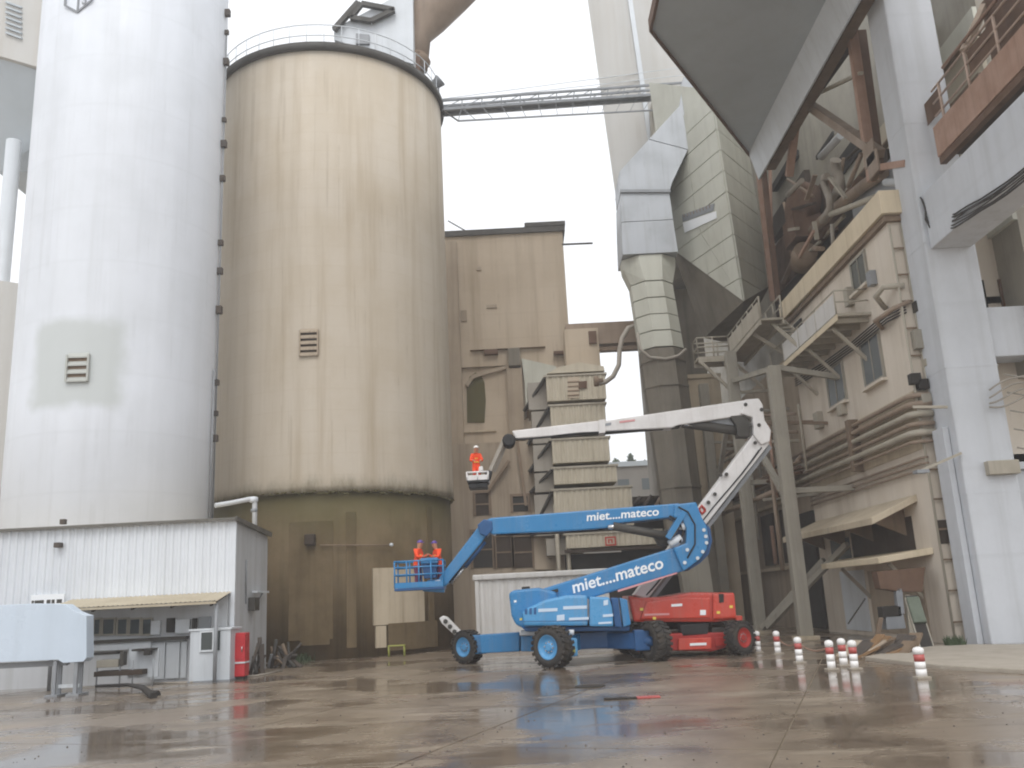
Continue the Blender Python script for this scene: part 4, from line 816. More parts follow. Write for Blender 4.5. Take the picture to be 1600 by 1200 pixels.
for i in range(26):
    a = (random.uniform(1215, 1330), 0); yb_ = 470-(a[0]-1215)*.95-random.uniform(10, 130); b_ = (a[0]+random.uniform(-45, 45), yb_+random.uniform(-55, 55)); xm = random.uniform(16.9, 19.5)
    p, q = PX(a[0], yb_, xm), PX(b_[0], b_[1], xm)
    if p.z < 18 or q.z < 18 or max(p.y, q.y) > 56: continue
    (tube(p, q, random.uniform(.05, .14), k=7) if i % 2 else beam(p, q, random.uniform(.12, .3), random.uniform(.1, .2))).build('pipe' if i % 2 else 'girder', random.choice(['rust', 'brown_pipe', 'brown_steel', 'dark_brown', 'beige_steel', 'rust_light']), pm)
for (a, b_, y0, y1, x, mt_) in ((1200, 1260, 300, 350, 19.8, 'dark_brown'), (1205, 1240, 245, 290, 19.8, 'dark'), (1200, 1300, 360, 400, 19.4, 'rust'), (1330, 1390, 265, 300, 19, 'dark_brown'), (1210, 1300, 400, 470, 19.5, 'dark_brown'), (1270, 1345, 340, 380, 19.8, 'dark'), (1330, 1400, 300, 320, 18.6, 'grey_paint')):
    p, q = PX(a, y1, x), PX(b_, y0, x); box(x, x+.8, min(p.y, q.y), max(p.y, q.y), min(p.z, q.z), max(p.z, q.z)).build('cabinet', mt_, pm, .04)
# ================================================================== CONTROL BUILDING (long face X = 16)
cb = thing('control_building', 'cream control building with overhanging parapet and balcony on the right', 'building', (20, 42, 0))
XF, YN, YF = 16.0, 35.0, 49.0
box(XF, 24, YN, YF, 0, 17.2).build('wall', 'facade', cb)
box(XF-.35, 24.3, YN-.4, YF+.6, 17.22, 18.25).build('parapet', 'parapet', cb, .03)
box(XF-.2, 24, YN-.2, YF+.3, 16.95, 17.2).build('drip', 'brown_steel', cb)
def win(px, py, mat, frm='beige_steel'):
    p, q = PX(px[0], py[1], XF), PX(px[1], py[0], XF); p2 = PX(px[0], py[0], XF)
    y0, y1 = min(p.y, q.y), max(p.y, q.y); z0, z1 = min(p.z, q.z), max(p.z, q.z); zc_ = (PX(px[0], sum(py)/2, XF).z+PX(px[1], sum(py)/2, XF).z)/2
    return y0, y1
for (y0, y1, z0, z1, mt_) in ((37.6, 39.3, 15.35, 16.75, 'glass'), (42.0, 44.3, 11.0, 12.85, 'glass_grey'), (37.4, 39.5, 10.95, 12.95, 'glass_grey')):
    w = box(XF-.06, XF-.02, y0, y1, z0, z1).build('window', mt_, cb)
    for y in (y0, y1): box(XF-.1, XF-.005, y-.07, y+.07, z0-.07, z1+.07).build('frame', 'green_grey', w)
    for z in (z0, z1): box(XF-.1, XF-.005, y0+.07, y1-.07, z-.06, z+.06).build('frame', 'green_grey', w)
    box(XF-.09, XF-.062, (y0+y1)/2-.03, (y0+y1)/2+.03, z0+.06, z1-.06).build('mullion', 'green_grey', w)
    box(XF-.25, XF-.004, y0-.15, y1+.15, z0-.2, z0-.08).build('sill', 'facade', w)
# balcony
XB = 14.5; bzf = 14.0
bc = box(XB, XF-.003, 37.9, 48.8, bzf-.12, bzf).build('balcony', 'beige_steel', cb)
bc['_o'] = cb['_o']
for k in range(10): y = 38.3+k*1.1; beam((XB+.05, y, bzf-.24), (XF-.01, y, bzf-.24), .14, .22).build('joist', 'beige_steel', bc)
box(XB-.04, XB-.004, 37.9, 46.2, bzf-.3, bzf-.05).build('edge_channel', 'parapet', bc)
for k in range(6): y0 = 38+k*1.35; box(XB-.02, XB+.02, y0, y0+1.31, bzf+.03, bzf+.95).build('balustrade_panel', 'container', bc)
for a, b_ in (((XB, 37.95, bzf+1.08), (XB, 48.6, bzf+1.08)), ((XB, 37.95, bzf+1.08), (XF-.05, 37.95, bzf+1.08)), ((XB, 37.95, bzf+.55), (XF-.05, 37.95, bzf+.55))): tube(a, b_, .035, k=6).build('rail', 'beige_steel', bc)
for y in (38.0, 40.7, 43.4, 46.1, 48.5): tube((XB, y, bzf), (XB, y, bzf+1.08), .035, k=6).build('railing_post', 'beige_steel', bc)
for y in (39, 42.5, 46): beam((XB+.1, y, bzf-.35), (XF-.02, y, bzf-1.9), .14, .14).build('bracket', 'beige_steel', bc)
for a, b_ in ((44.6, 45.5), (45.8, 46.7)): box(XF-.08, XF-.03, a, b_, bzf+.05, bzf+2.05).build('glazed_door', 'glass_teal', cb)
box(XF-.1, XF-.02, 46.9, 48.2, bzf+.05, bzf+2.6).build('dark_doorway', 'dark', cb)
# horizontal pipe run and its return around the corner
for k, (z, r, mt_) in enumerate(((9.5, .1, 'brown_pipe'), (9.15, .12, 'brown_pipe'), (8.75, .13, 'beige_steel'), (8.35, .1, 'brown_pipe'), (8.0, .14, 'beige_steel'), (7.65, .07, 'brown_pipe'))):
    xo = XF-.28-.03*k; MB().path([V(xo, 56, z), V(xo, YN+.1, z), V(xo+.1, YN-.12, z), V(xo+.3, YN-.28, z), V(16.45, YN-.3, z)], r, 8).build('pipe_run', mt_, cb)
box(XF-.5, XF-.01, 41.1, 41.5, 7.4, 9.8).build('pipe_hanger', 'brown_steel', cb); box(XF-.04, XF-.004, YN, YF-.02, 7.4, 9.75).build('pipe_band', 'pale_concrete', cb)
# hood, opening and platform low down
hood = MB().ext([V(XF, 36.2, 5.75), V(XF, 48.6, 5.75), V(14.0, 48.6, 4.95), V(14.3, 36.8, 4.95)], (0, 0, -.28)).build('hood', 'pale_concrete', cb, .03)
for y in (37.6, 41.2, 44.8, 48): MB().ext([V(XF-.01, y, 5.4), V(XF-.01, y, 4.2), V(14.6, y, 4.85)], (0, .16, 0)).build('hood_rib', 'brown_steel', cb)
box(XF-.03, XF-.003, 37, 44, 3.5, 4.95).build('opening', 'dark_brown', cb)
box(XF-.045, XF-.003, 44.3, 47, 3.6, 4.6).build('grey_window', 'glass_grey', cb); box(XF-.05, XF-.003, 43, 46.2, .2, 3.0).build('steel_door', 'light_steel', cb)
MB().ext([V(XF-.002, 35.5, 3.35), V(XF-.002, 44.6, 3.35), V(14.2, 43.5, 3.1), V(14.2, 36.5, 3.1)], (0, 0, .25)).build('platform', 'parapet', cb, .03)
beam((14.8, 37, 3.1), (XF, 37, 1.7), .14, .14).build('platform_bracket', 'beige_steel', cb); beam((14.8, 42.5, 3.1), (XF, 42.5, 1.7), .14, .14).build('platform_bracket', 'beige_steel', cb)
box(XF-.04, XF-.003, 36.8, 42.5, .2, 2.9).build('lower_opening', 'brown_concrete', cb)
# near corner fittings: ladder, boxes and cable ends between building and column
for k in range(14):
    z = .8+k*1.15
    if 7.2 < z < 10: continue
    beam((16.02, YN-.12, z), (16.5, YN-.12, z), .05, .07).build('ladder_rung', 'brown_steel', cb)
for x in (16.0, 16.5): tube((x, YN-.12, .1), (x, YN-.12, 16.8), .045, k=6).build('ladder_rail', 'beige_steel', cb)
for (a, y0, y1, mt_) in ((1437, 470, 487, 'frame_dark'), (1452, 490, 505, 'green_grey'), (1437, 515, 545, 'green_grey'), (1430, 583, 600, 'dark'), (1442, 592, 608, 'dark'), (1446, 615, 630, 'green_grey'), (1452, 560, 572, 'beige_steel')):
    p, q = PY(a-6, y1, YN-.3), PY(a+7, y0, YN-.3); box(p.x, q.x, YN-.4, YN-.03, p.z, q.z).build('switch_box', mt_, cb, .02)
MB().path([V(XF-.1, 36.2, 13.6), V(XF-.6, 35.8, 14.0), V(XF-.5, 35.2, 14.2), V(XF+.2, 34.8, 14.1)], .12, 8).build('bent_duct', 'beige_steel', cb); MB().path([V(XF-.1, 36.8, 12.9), V(XF-.7, 36, 13.0), V(XF-.3, 35.0, 13.2), V(XF+.3, 34.8, 13.4)], .1, 8).build('bent_duct', 'brown_pipe', cb)
box(16.02, 16.9, YN-.05, YN-.004, 3.7, 4.6).build('side_window', 'dark_brown', cb)
# ================================================================== CONCRETE FRAME
cf = thing('concrete_frame', 'massive pale grey concrete column with cross beams at the right edge', 'column', (17.5, 34.5, 0))
box(16.5, 18.5, 33.2, 34.9, 0, 36).build('column', 'column_concrete', cf, .08, 2)
for z in (5.4, 10.2, 15.3, 20.5): box(16.49, 18.51, 33.19, 34.6, z-.025, z+.025).build('lift_joint', 'column_concrete', cf)
box(16.7, 18.3, 12, 33.18, 15.0, 17.3).build('beam', 'column_concrete', cf, .05)
box(18.52, 30, 33.5, 34.7, 10.6, 12.6).build('beam', 'column_concrete', cf, .05); box(18.52, 30, 33.6, 34.7, 0, 6.2).build('infill_wall', 'column_concrete', cf, .03)
box(18.52, 30, 33.4, 34.7, 6.22, 6.5).build('ledge', 'column_concrete', cf, .03)
box(16.25, 16.48, 33.7, 34.6, 0, 8.0).build('pilaster', 'column_concrete', cf, .03)
p, q = PY(1545, 742, 33), PY(1590, 718, 33); box(p.x, q.x, 32.9, 33.6, p.z, q.z).build('bracket', 'beige_steel', cf, .03)
beam(PY(1440, 735, 33.1), PY(1502, 708, 33.1), .09, .09).build('lamp_arm', 'beige_steel', cf); box(PY(1440, 735, 33.1).x-.25, PY(1440, 735, 33.1).x+.2, 32.9, 33.3, PY(1440, 737, 33.1).z-.06, PY(1440, 737, 33.1).z+.06).build('lamp_head', 'grey_paint', cf)
beam(PY(1480, 636, 33.1), PY(1426, 636, 33.1), .1, .1).build('cross_bar', 'beige_steel', cf)
# dark hall behind the frame on the right
dh = thing('dark_hall', 'dark open hall behind the concrete frame with slanted louvre blades', 'building', (24, 38, 0))
box(19, 34, 36.5, 37.5, 0, 27).build('back_wall', 'dark_brown', dh)
for k in range(9):
    z = 7.2+k*.42; beam((19.3, 35.2, z-.1), (25, 35.6, z+.1), .3, .1, up=(0, .5, 1)).build('louvre_blade', 'grey_paint', dh)
box(18.6, 26, 35.0, 35.3, 6.6, 7.0).build('sill', 'column_concrete', dh); box(18.6, 19.3, 35, 35.4, 6.5, 10.7).build('jamb', 'brown_concrete', dh)
for k in range(6): x = 19.2+k*.9; box(x, x+.3, 34.9, 35.4, 12.7, 14.2).build('machine_leg', random.choice(['dark', 'rust', 'green_grey']), dh)
box(18.6, 26, 35, 36, 13.2, 13.5).build('machine_rail', 'grey_paint', dh)
box(18.6, 27, 36.2, 36.45, 18.5, 27).build('upper_cladding', 'green_grey', dh)
for z in (20.5, 22.6, 24.2): box(18.6, 27, 35.9, 36.18, z, z+.16).build('ledge', 'brown_steel', dh)
beam((18.8, 35.4, 20.6), (24.5, 33.5, 24.6), .7, .5).build('raking_beam', 'brown_pipe', dh)
# cables looping along the concrete beam
cbs = thing('cable_bundle', 'bundle of dark cables sagging along the concrete beam at upper right', 'cables', (16.6, 32, 15))
for k in range(6):
    j = lambda: random.uniform(-2, 2)
    pts = [PY(1438+k*2, 308+k*3, 33.08)]+[PY(a_, b_+k*4+j(), 33.06-.02*k) for a_, b_ in ((1446, 322), (1453, 334), (1463, 340), (1474, 340))]
    pts += [PX(a_, b_+k*4+j(), 16.62-.02*k) for a_, b_ in ((1492, 334), (1512, 322), (1532, 311), (1552, 299), (1574, 283), (1600, 262), (1630, 238))]
    MB().path(pts, random.uniform(.02, .04), 6).build('cable', 'cable', cbs)
# cable loops lower right
cl2 = thing('slack_cables', 'pale slack cables looping out from the column at the right edge', 'cables', PY(1560, 620, 33))
for k in range(4):
    pts = [PY(1546+i*9, 636-k*9-i*(2+k*.7)+4*math.sin(i*.7+k), 33.0-.02*k) for i in range(8)]; MB().path(pts, .035, 6).build('cable', 'hose', cl2)
# ================================================================== RUSTY GALLERY
rg = thing('rusty_gallery', 'rust brown walkway gallery with railing at the upper right corner', 'gallery', (18, 28, 19))
box(17.3, 17.5, 14, 32.6, 18.6, 19.9).build('fascia', 'rust_light', rg, .02); box(17.52, 21, 14, 32.6, 18.7, 18.9).build('floor', 'dark_brown', rg)
box(17.35, 17.6, 14, 32.6, 18.3, 18.58).build('flange', 'rust', rg)
for k in range(9): y = 15+k*2.1; tube((17.4, y, 19.9), (17.4, y, 21.4), .06, k=6).build('railing_post', 'rail_pale', rg)
for z in (20.3, 20.85, 21.4): tube((17.4, 14, z), (17.4, 32.4, z), .05, k=6).build('rail', 'rail_pale', rg)
for k in range(5): y0 = 15.1+k*2.1*2; box(17.44, 17.47, y0, y0+1.9, 20.35, 21.3).build('mesh_panel', 'rust', rg)
box(19.8, 20.2, 14, 32, 19, 25).build('back_wall', 'rust', rg)
for k in range(4): y = 18+k*4; beam((17.6, y, 21.6), (20, y+2, 25), .25, .25).build('brace', 'brown_pipe', rg)
tube((17.8, 14, 22.2), (17.8, 32, 22.2), .07, k=10).build('pipe', 'rust_light', rg)
# ================================================================== WALKWAY PLATFORM AND PIPE RACK
wp = thing('walkway_platform', 'beige steel walkway platform with railings beneath the clad hopper', 'platform', (13, 52, 14))
zpl = 16.25; yA, yB = 45.4, 54.1
box(13.3, 14.5, yA, yB, zpl-.12, zpl).build('deck', 'beige_steel', wp); box(11.4, 13.29, yB-1.3, yB, zpl-.12, zpl).build('deck', 'beige_steel', wp)
for x in (13.26, 14.5): box(x-.05, x+.05, yA, yB, zpl-.36, zpl-.13).build('channel', 'beige_steel', wp)
for y in (yB-1.3, yB): box(11.4, 13.2, y-.05, y+.05, zpl-.36, zpl-.13).build('channel', 'beige_steel', wp)
railing(wp, [(13.32, yA, zpl), (13.32, yB-1.3, zpl), (11.42, yB-1.3, zpl), (11.42, yB, zpl)], 1.2, 'beige_steel', 1.2, .045)
railing(wp, [(14.45, yA, zpl), (14.45, yB, zpl), (11.42, yB, zpl)], 1.2, 'beige_steel', 1.4, .045)
for k in range(4): y0 = yA+.1+k*1.75; box(13.26, 13.29, y0, y0+1.7, zpl+.02, zpl+.95).build('kick_panel', 'beige_steel', wp)
p, q = V(14.4, yA+.8, zpl), V(14.9, 43.6, bzf+.1)
for o_ in (-.35, .35): beam(p+V(o_, 0, 0), q+V(o_, 0, 0), .08, .2).build('stringer', 'beige_steel', wp)
for k in range(8): c = p.lerp(q, k/7); box(c.x-.32, c.x+.32, c.y-.14, c.y+.14, c.z-.02, c.z+.02).build('tread', 'beige_steel', wp)
for a, b_ in (((11.5, yB-1.3, zpl-.3), (13.3, yB-1.3, zpl-2.3)), ((13.3, yB-1.3, zpl-.3), (13.3, yB-1.3, zpl-2.4)), ((13.3, yB-1.3, zpl-.2), (15.2, yB-1.3, zpl-2.2)), ((13.2, yB-1.3, zpl-2.35), (15.9, yB-1.3, zpl-2.3)), ((13.4, yA+2, zpl-.3), (15.7, yA+2, zpl-2.0))): beam(a, b_, .17, .17).build('strut', 'beige_steel', wp)
rk = thing('pipe_rack', 'row of tall grey green posts with braces carrying pipes beside the red lift', 'rack', (12.8, 50, 0))
for y in (42.6, 50.6, 58.6):
    ztop = 15.85 if y > 45 else 12.9
    box(12.5, 13.1, y-.28, y+.28, .18, ztop).build('post', 'green_grey', rk, .03); box(12.3, 13.3, y-.5, y+.5, 0, .18).build('footing', 'pale_concrete', rk, .02)
for a, b_ in (((12.8, 50.2, .3), (15.2, 46, 3.6)), ((12.8, 49, .4), (15.4, 43, 4.2)), ((12.8, 50.6, 12.5), (12.8, 43, 6.5)), ((12.8, 58.6, 8), (12.8, 51, 13.5)), ((13.1, 42.6, 12.8), (15.9, 42.6, 12.2)), ((13.1, 42.6, 6.8), (15.9, 42.6, 6.8)), ((13.1, 50.6, 8.2), (15.9, 50.6, 8.2)), ((12.8, 42.6, 12.8), (12.8, 51, 14.2))): beam(a, b_, .26, .26).build('brace', 'green_grey', rk)
for k in range(6): MB().path([V(14.1+.22*k, 66, 8.2+.25*(k % 3)), V(14.1+.22*k, 49.5, 8.2+.25*(k % 3)), V(15.4+.05*k, 48.6, 8.4+.3*(k % 4))], .1, 8).build('pipe', random.choice(['rust', 'brown_pipe', 'brown_steel']), rk)
MB().path([V(13.5, 66, 7.3), V(13.5, 46, 7.3)], .14, 8).build('pipe', 'brown_pipe', rk)
rw = thing('rear_wall', 'shaded brown grey concrete wall behind the pipe rack posts', 'wall', (16, 58, 0))
box(16.2, 17, 49.2, 72, 0, 15.5).build('wall', 'brown_concrete', rw); box(11.5, 17, 70, 71, 0, 15.5).build('end_wall', 'brown_concrete', rw)
box(16.05, 16.2, 49.6, 52, .1, 6.4).build('dark_gate', 'dark', rw)
for (y0, y1, z0, z1) in ((53, 56, 3.8, 7), (57.5, 60.5, 3.8, 7)): box(16.1, 16.2, y0, y1, z0, z1).build('opening', 'dark_brown', rw)
for z in (3.4, 7.3): box(15.9, 16.2, 52.4, 70, z, z+.2).build('ledge', 'pale_concrete', rw)
pz = thing('beige_pier', 'beige square pier standing between the duct and the pipe rack', 'pier', PY(1100, 930, 60)); p, q = PY(1082, 900, 60), PY(1122, 590, 60); box(p.x+.1, q.x+.1, 60, 62, 0, q.z).build('shaft', 'pale_concrete', pz, .04); box(p.x, q.x+.2, 59.9, 62.1, q.z, q.z+.3).build('cap', 'pale_concrete', pz, .03)
# ================================================================== BOOM LIFTS
def lift_wheel(parent, c, ax, R, w, rim, k=28):
    """heavy tyre with lugs and a dished rim on the outer side (ax points outwards)"""
    ax = Vector(ax).normalized(); c = Vector(c)
    t_ = MB().lathe(c-ax*w/2, ax, [(w*.3, R*.25), (w*.3, R*.55), (0, R*.6), (w*.03, R*.8), (w*.12, R*.93), (w*.3, R*.965), (w*.7, R*.965), (w*.88, R*.93), (w*.97, R*.8), (w, R*.6), (w*.66, R*.55), (w*.66, R*.25)], k)
    a = ax.orthogonal().normalized(); b_ = ax.cross(a)
    for i in range(22):
        for s_ in (-1, 1):
            th = 2*math.pi*(i+(.5 if s_ > 0 else 0))/22; d = a*math.cos(th)+b_*math.sin(th); tn = ax.cross(d)
            t_.beam(c+d*R*.965+ax*(s_*w*.05), c+d*R*.955+ax*(s_*w*.47)+tn*(R*.12), .11, .07, up=d)
    ty_ = t_.build('wheel', 'tyre', parent); ty_['_o'] = parent['_o']
    MB().lathe(c+ax*(w*.18), ax, [(0, R*.58), (w*.26, R*.6), (w*.3, R*.56), (w*.2, R*.5), (w*.1, R*.3), (w*.16, R*.2), (w*.24, R*.16)], k).build('rim', rim, ty_)
    for i in range(8):
        th = 2*math.pi*i/8; d = a*math.cos(th)+b_*math.sin(th); tube(c+ax*(w*.3)+d*R*.24, c+ax*(w*.36)+d*R*.24, .03, k=6).build('nut', 'chrome', ty_)
    return ty_
def prism(parent, name, mat, pp, y, d, bev=.04): return polY(pp, y, d).build(name, mat, parent, bev)
def cyl(parent, p, q, r, y, name, mat, rod=None):
    a, b_ = PY(*p, y), PY(*q, y); o_ = tube(a, a.lerp(b_, .6 if rod else 1), r, k=12).build(name, mat, parent)
    if rod: tube(a.lerp(b_, .6), b_, r*.55, k=10).build('piston_rod', 'chrome', parent)
# ---- blue
bl = thing('blue_boom_lift', 'blue articulated boom lift with white mateco lettering', 'boom lift', (2, 35.5, 0))
W1, W2, W3, W4 = V(-2.35, 38.0, .66), V(.98, 33.4, .72), V(4.75, 34.2, .7), V(4.4, 39.0, .7)
axw = V(-.62, -.78, 0)
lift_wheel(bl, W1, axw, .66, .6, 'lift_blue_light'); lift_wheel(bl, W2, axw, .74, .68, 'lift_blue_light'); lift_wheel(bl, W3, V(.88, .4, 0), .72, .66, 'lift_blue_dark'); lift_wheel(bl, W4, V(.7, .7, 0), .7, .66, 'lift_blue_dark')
hub = V(2.2, 36.0, .78)
box(.6, 3.7, 35.0, 37.2, .5, 1.12).build('chassis_frame', 'lift_blue_dark', bl, .05)
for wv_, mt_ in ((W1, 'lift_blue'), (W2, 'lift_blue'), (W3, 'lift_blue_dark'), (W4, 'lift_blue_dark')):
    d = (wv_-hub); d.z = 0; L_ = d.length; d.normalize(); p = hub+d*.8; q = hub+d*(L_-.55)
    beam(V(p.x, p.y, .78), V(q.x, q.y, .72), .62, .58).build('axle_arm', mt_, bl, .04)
    box(q.x-.28, q.x+.28, q.y-.28, q.y+.28, .38, 1.12).build('knuckle', mt_, bl, .05)
    tube(V(q.x, q.y, .7), V(wv_.x, wv_.y, .7), .2, k=12).build('axle', 'lift_blue_dark', bl)
prism(bl, 'side_box', 'lift_blue', ((749, 992), (812, 988), (812, 1018), (752, 1021)), 36.4, .7); prism(bl, 'side_box', 'lift_blue', ((814, 994), (838, 993), (838, 1018), (814, 1018)), 35.2, .8)
prism(bl, 'side_plate', 'light_steel', ((813, 986), (845, 985), (845, 992), (813, 993)), 35.0, 1)
prism(bl, 'steer_box', 'lift_blue_light', ((885, 995), (902, 998), (903, 1025), (890, 1027)), 33.6, .5); tube(PY(895, 1020, 33.5), PY(895, 1012, 33.5), .1, k=10).build('lamp', 'stool', bl)
tube(PY(893, 984, 33.8), PY(893, 992, 33.8), .1, k=10).build('beacon', 'light_steel', bl)
MB().lathe((2.3, 35.8, 1.1), (0, 0, 1), [(0, 1.15), (.12, 1.2), (.32, 1.2), (.4, 1.05)], 32).build('slew_ring', 'black_rubber', bl)
# turntable
prism(bl, 'turntable_deck', 'lift_blue_dark', ((815, 980), (984, 978), (984, 986), (822, 987)), 34.2, 2.6)
prism(bl, 'counterweight', 'lift_blue', ((795, 927), (802, 922), (842, 918), (870, 925), (870, 984), (822, 984), (806, 976), (799, 962)), 34.3, 2.5, .12)
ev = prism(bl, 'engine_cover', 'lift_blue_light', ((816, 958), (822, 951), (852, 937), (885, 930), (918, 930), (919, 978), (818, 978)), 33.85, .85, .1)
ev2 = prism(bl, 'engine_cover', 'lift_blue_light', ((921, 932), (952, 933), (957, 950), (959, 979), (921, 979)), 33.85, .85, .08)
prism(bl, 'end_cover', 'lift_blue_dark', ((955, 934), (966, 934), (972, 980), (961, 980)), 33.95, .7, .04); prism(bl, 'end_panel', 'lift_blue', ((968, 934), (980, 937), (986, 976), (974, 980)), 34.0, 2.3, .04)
# decals on covers
for (a, b_, y0, y1, par) in ((841, 871, 951, 956, ev), (880, 917, 947, 952, ev), (889, 920, 965, 969, ev), (870, 882, 961, 970, ev), (942, 958, 960, 964, ev2), (935, 956, 972, 975, ev2), (943, 950, 938, 946, ev2)):
    prism(par, 'decal', 'sticker', ((a, y0+(.3)), (b_, y0-1), (b_, y1-1), (a, y1+.3)), 33.835, .01, 0)
for k in range(3): prism(ev, 'grille_slot', 'lift_blue_dark', ((820+k*7, 952+k*-1), (824+k*7, 951-k), (824+k*7, 960), (820+k*7, 960)), 33.84, .02, 0)
prism(ev, 'cover_seam', 'lift_blue_dark', ((818, 970.5), (919, 969.5), (919, 970.5), (818, 971.5)), 33.842, .02, 0)
# booms
YB = 34.6
prism(bl, 'lower_boom', 'lift_blue', ((838, 923), (1060, 853), (1070, 892), (925, 934), (860, 948), (842, 944)), YB, .95, .07)
prism(bl, 'boom_edge_strip', 'pinkish', ((965, 922), (1058, 894), (1058, 896.5), (966, 925)), YB-.02, .03, 0)
prism(bl, 'elbow', 'lift_blue', ((1052, 856), (1072, 849), (1073, 826), (1066, 812), (1052, 808), (1055, 788), (1088, 784), (1096, 806), (1105, 824), (1108, 842), (1105, 858), (1094, 874), (1078, 886), (1068, 893)), YB-.2, 1.35, .06)
prism(bl, 'elbow_back', 'lift_blue_dark', ((1098, 812), (1110, 826), (1113, 845), (1108, 866), (1094, 880), (1075, 892), (1078, 886), (1094, 874), (1105, 858), (1108, 842), (1105, 824)), YB+.2, .9, .02)
pins = ((1074, 859), (1100, 828), (1103, 838), (1104, 848), (1098, 862), (1090, 872), (1070, 879))
for p in pins: tube(PY(*p, YB-.26), PY(*p, YB-.18), .07, k=8).build('pin', 'light_steel', bl)
prism(bl, 'upper_boom', 'lift_blue', ((760, 812), (768, 809), (1062, 786), (1064, 807), (960, 818), (948, 825), (900, 829), (770, 835), (760, 828)), YB-.05, .85, .06)
cyl(bl, (958, 822), (1044, 838), .16, YB-.05, 'lift_cylinder', 'frame_dark', None); tube(PY(950, 824, YB-.1), PY(966, 823, YB-.1), .1, k=8).build('clevis', 'chrome', bl)
beam(PY(1042, 842, YB), PY(1068, 800, YB), .5, .22).build('link', 'lift_blue', bl, .02); beam(PY(1052, 848, YB+.4), PY(1078, 806, YB+.4), .3, .2).build('link', 'lift_blue_dark', bl, .02)
tube(PY(1046, 851, YB), PY(1064, 840, YB), .15, k=10).build('lift_cylinder', 'light_steel', bl); tube(PY(1066, 828, YB), PY(1068, 818, YB), .14, k=10).build('lift_cylinder', 'light_steel', bl); prism(bl, 'link_plate', 'frame_dark', ((1022, 838), (1042, 826), (1050, 838), (1044, 852), (1030, 852)), YB+.3, .4)
beam(PY(862, 925, YB-.05), PY(872, 922, YB-.05), .16, .12).build('hose_clamp', 'dark', bl); prism(bl, 'hose_clamp', 'dark', ((815, 917), (828, 916), (828, 921), (815, 922)), YB+.2, .3)
def boom_text(body, p, q, y, size, shear, squeeze, up):
    a, b_ = PY(*p, y), PY(*q, y); x = (b_-a).normalized(); z = V(0, -1, 0).cross(x)*-1; z = x.cross(V(0, 1, 0))*-1; z = V(-x.z, 0, x.x)
    L_ = (b_-a).length
    cu = text_mesh(body, size, 'lettering', 'letter_white', bl, a, x, z, shear, squeeze, .018)
    xs = [(Vector(v.co)+Vector(bl['_o'])-a).dot(x) for v in cu.data.vertices]; k = L_/max(xs)
    for v in cu.data.vertices:
        w_ = Vector(v.co)+Vector(bl['_o'])-a; u = w_.dot(x); v.co = Vector(v.co)+x*(u*(k-1))
boom_text('miet....mateco', (895, 927), (1038, 887), YB-.012, .62, .12, .75, None)
boom_text('miet....mateco', (916, 814), (1030, 805), YB-.062, .44, .12, .75, None)
# jib and basket
prism(bl, 'jib_knuckle', 'lift_blue_dark', ((746, 820), (756, 811), (769, 814), (770, 828), (760, 838), (750, 834)), YB-.1, .95, .04)
prism(bl, 'jib', 'lift_blue', ((748, 822), (763, 830), (757, 842), (700, 912), (692, 918), (682, 911), (686, 903)), YB+.1, .5, .04)
cyl(bl, (757, 846), (705, 912), .1, YB+.3, 'jib_cylinder', 'lift_blue_dark', 1); prism(bl, 'jib_cable', 'black_rubber', ((752, 838), (760, 840), (744, 862), (738, 858)), YB+.55, .1)
def basket(par, pl, pr, pt, pb, y, dp, mat, matd):
    a, b_ = PY(pl, pb, y), PY(pr, pb, y); z0 = (a.z+b_.z)/2; z1 = PY((pl+pr)/2, pt, y).z; x0, x1 = a.x, b_.x; y0, y1 = y, y+dp
    r = .03
    box(x0, x1, y0, y1, z0, z0+.09).build('basket_floor', matd, par, .02)
    for yy_ in (y0, y1): box(x0+.03, x1-.03, yy_-.012, yy_+.012, z0+.1, z0+.3).build('toe_board', mat, par)
    for z in (z0+.58, z0+.86, z1):
        for yy_ in (y0+.02, y1-.02): tube((x0, yy_, z), (x1, yy_, z), r, k=8).build('basket_rail', mat, par)
        for x in (x0+.02, x1-.02): tube((x, y0, z), (x, y1, z), r, k=8).build('basket_rail', mat, par)
    for i in range(5):
        for yy_ in (y0+.02, y1-.02): x = x0+.02+(x1-x0-.04)*i/4; tube((x, yy_, z0+.09), (x, yy_, z1), r, k=8).build('basket_post', mat, par)
    return x0, x1, y0, y1, z0, z1
bx = basket(bl, 616, 694, 876, 922, YB-.15, 1.0, 'lift_blue', 'lift_blue_dark')
prism(bl, 'control_box', 'lift_blue_dark', ((659, 880), (682, 879), (682, 903), (662, 904)), YB+.1, .3, .03); prism(bl, 'control_top', 'lift_blue', ((657, 872), (684, 871), (684, 880), (657, 881)), YB+.0, .45, .03)
prism(bl, 'basket_mount', 'lift_blue', ((668, 906), (696, 904), (694, 926), (660, 924)), YB+.2, .4, .03)
prism(bl, 'pivot_plate', 'light_steel', ((680, 907), (688, 906), (687, 914), (680, 915)), YB+.08, .06, .0)
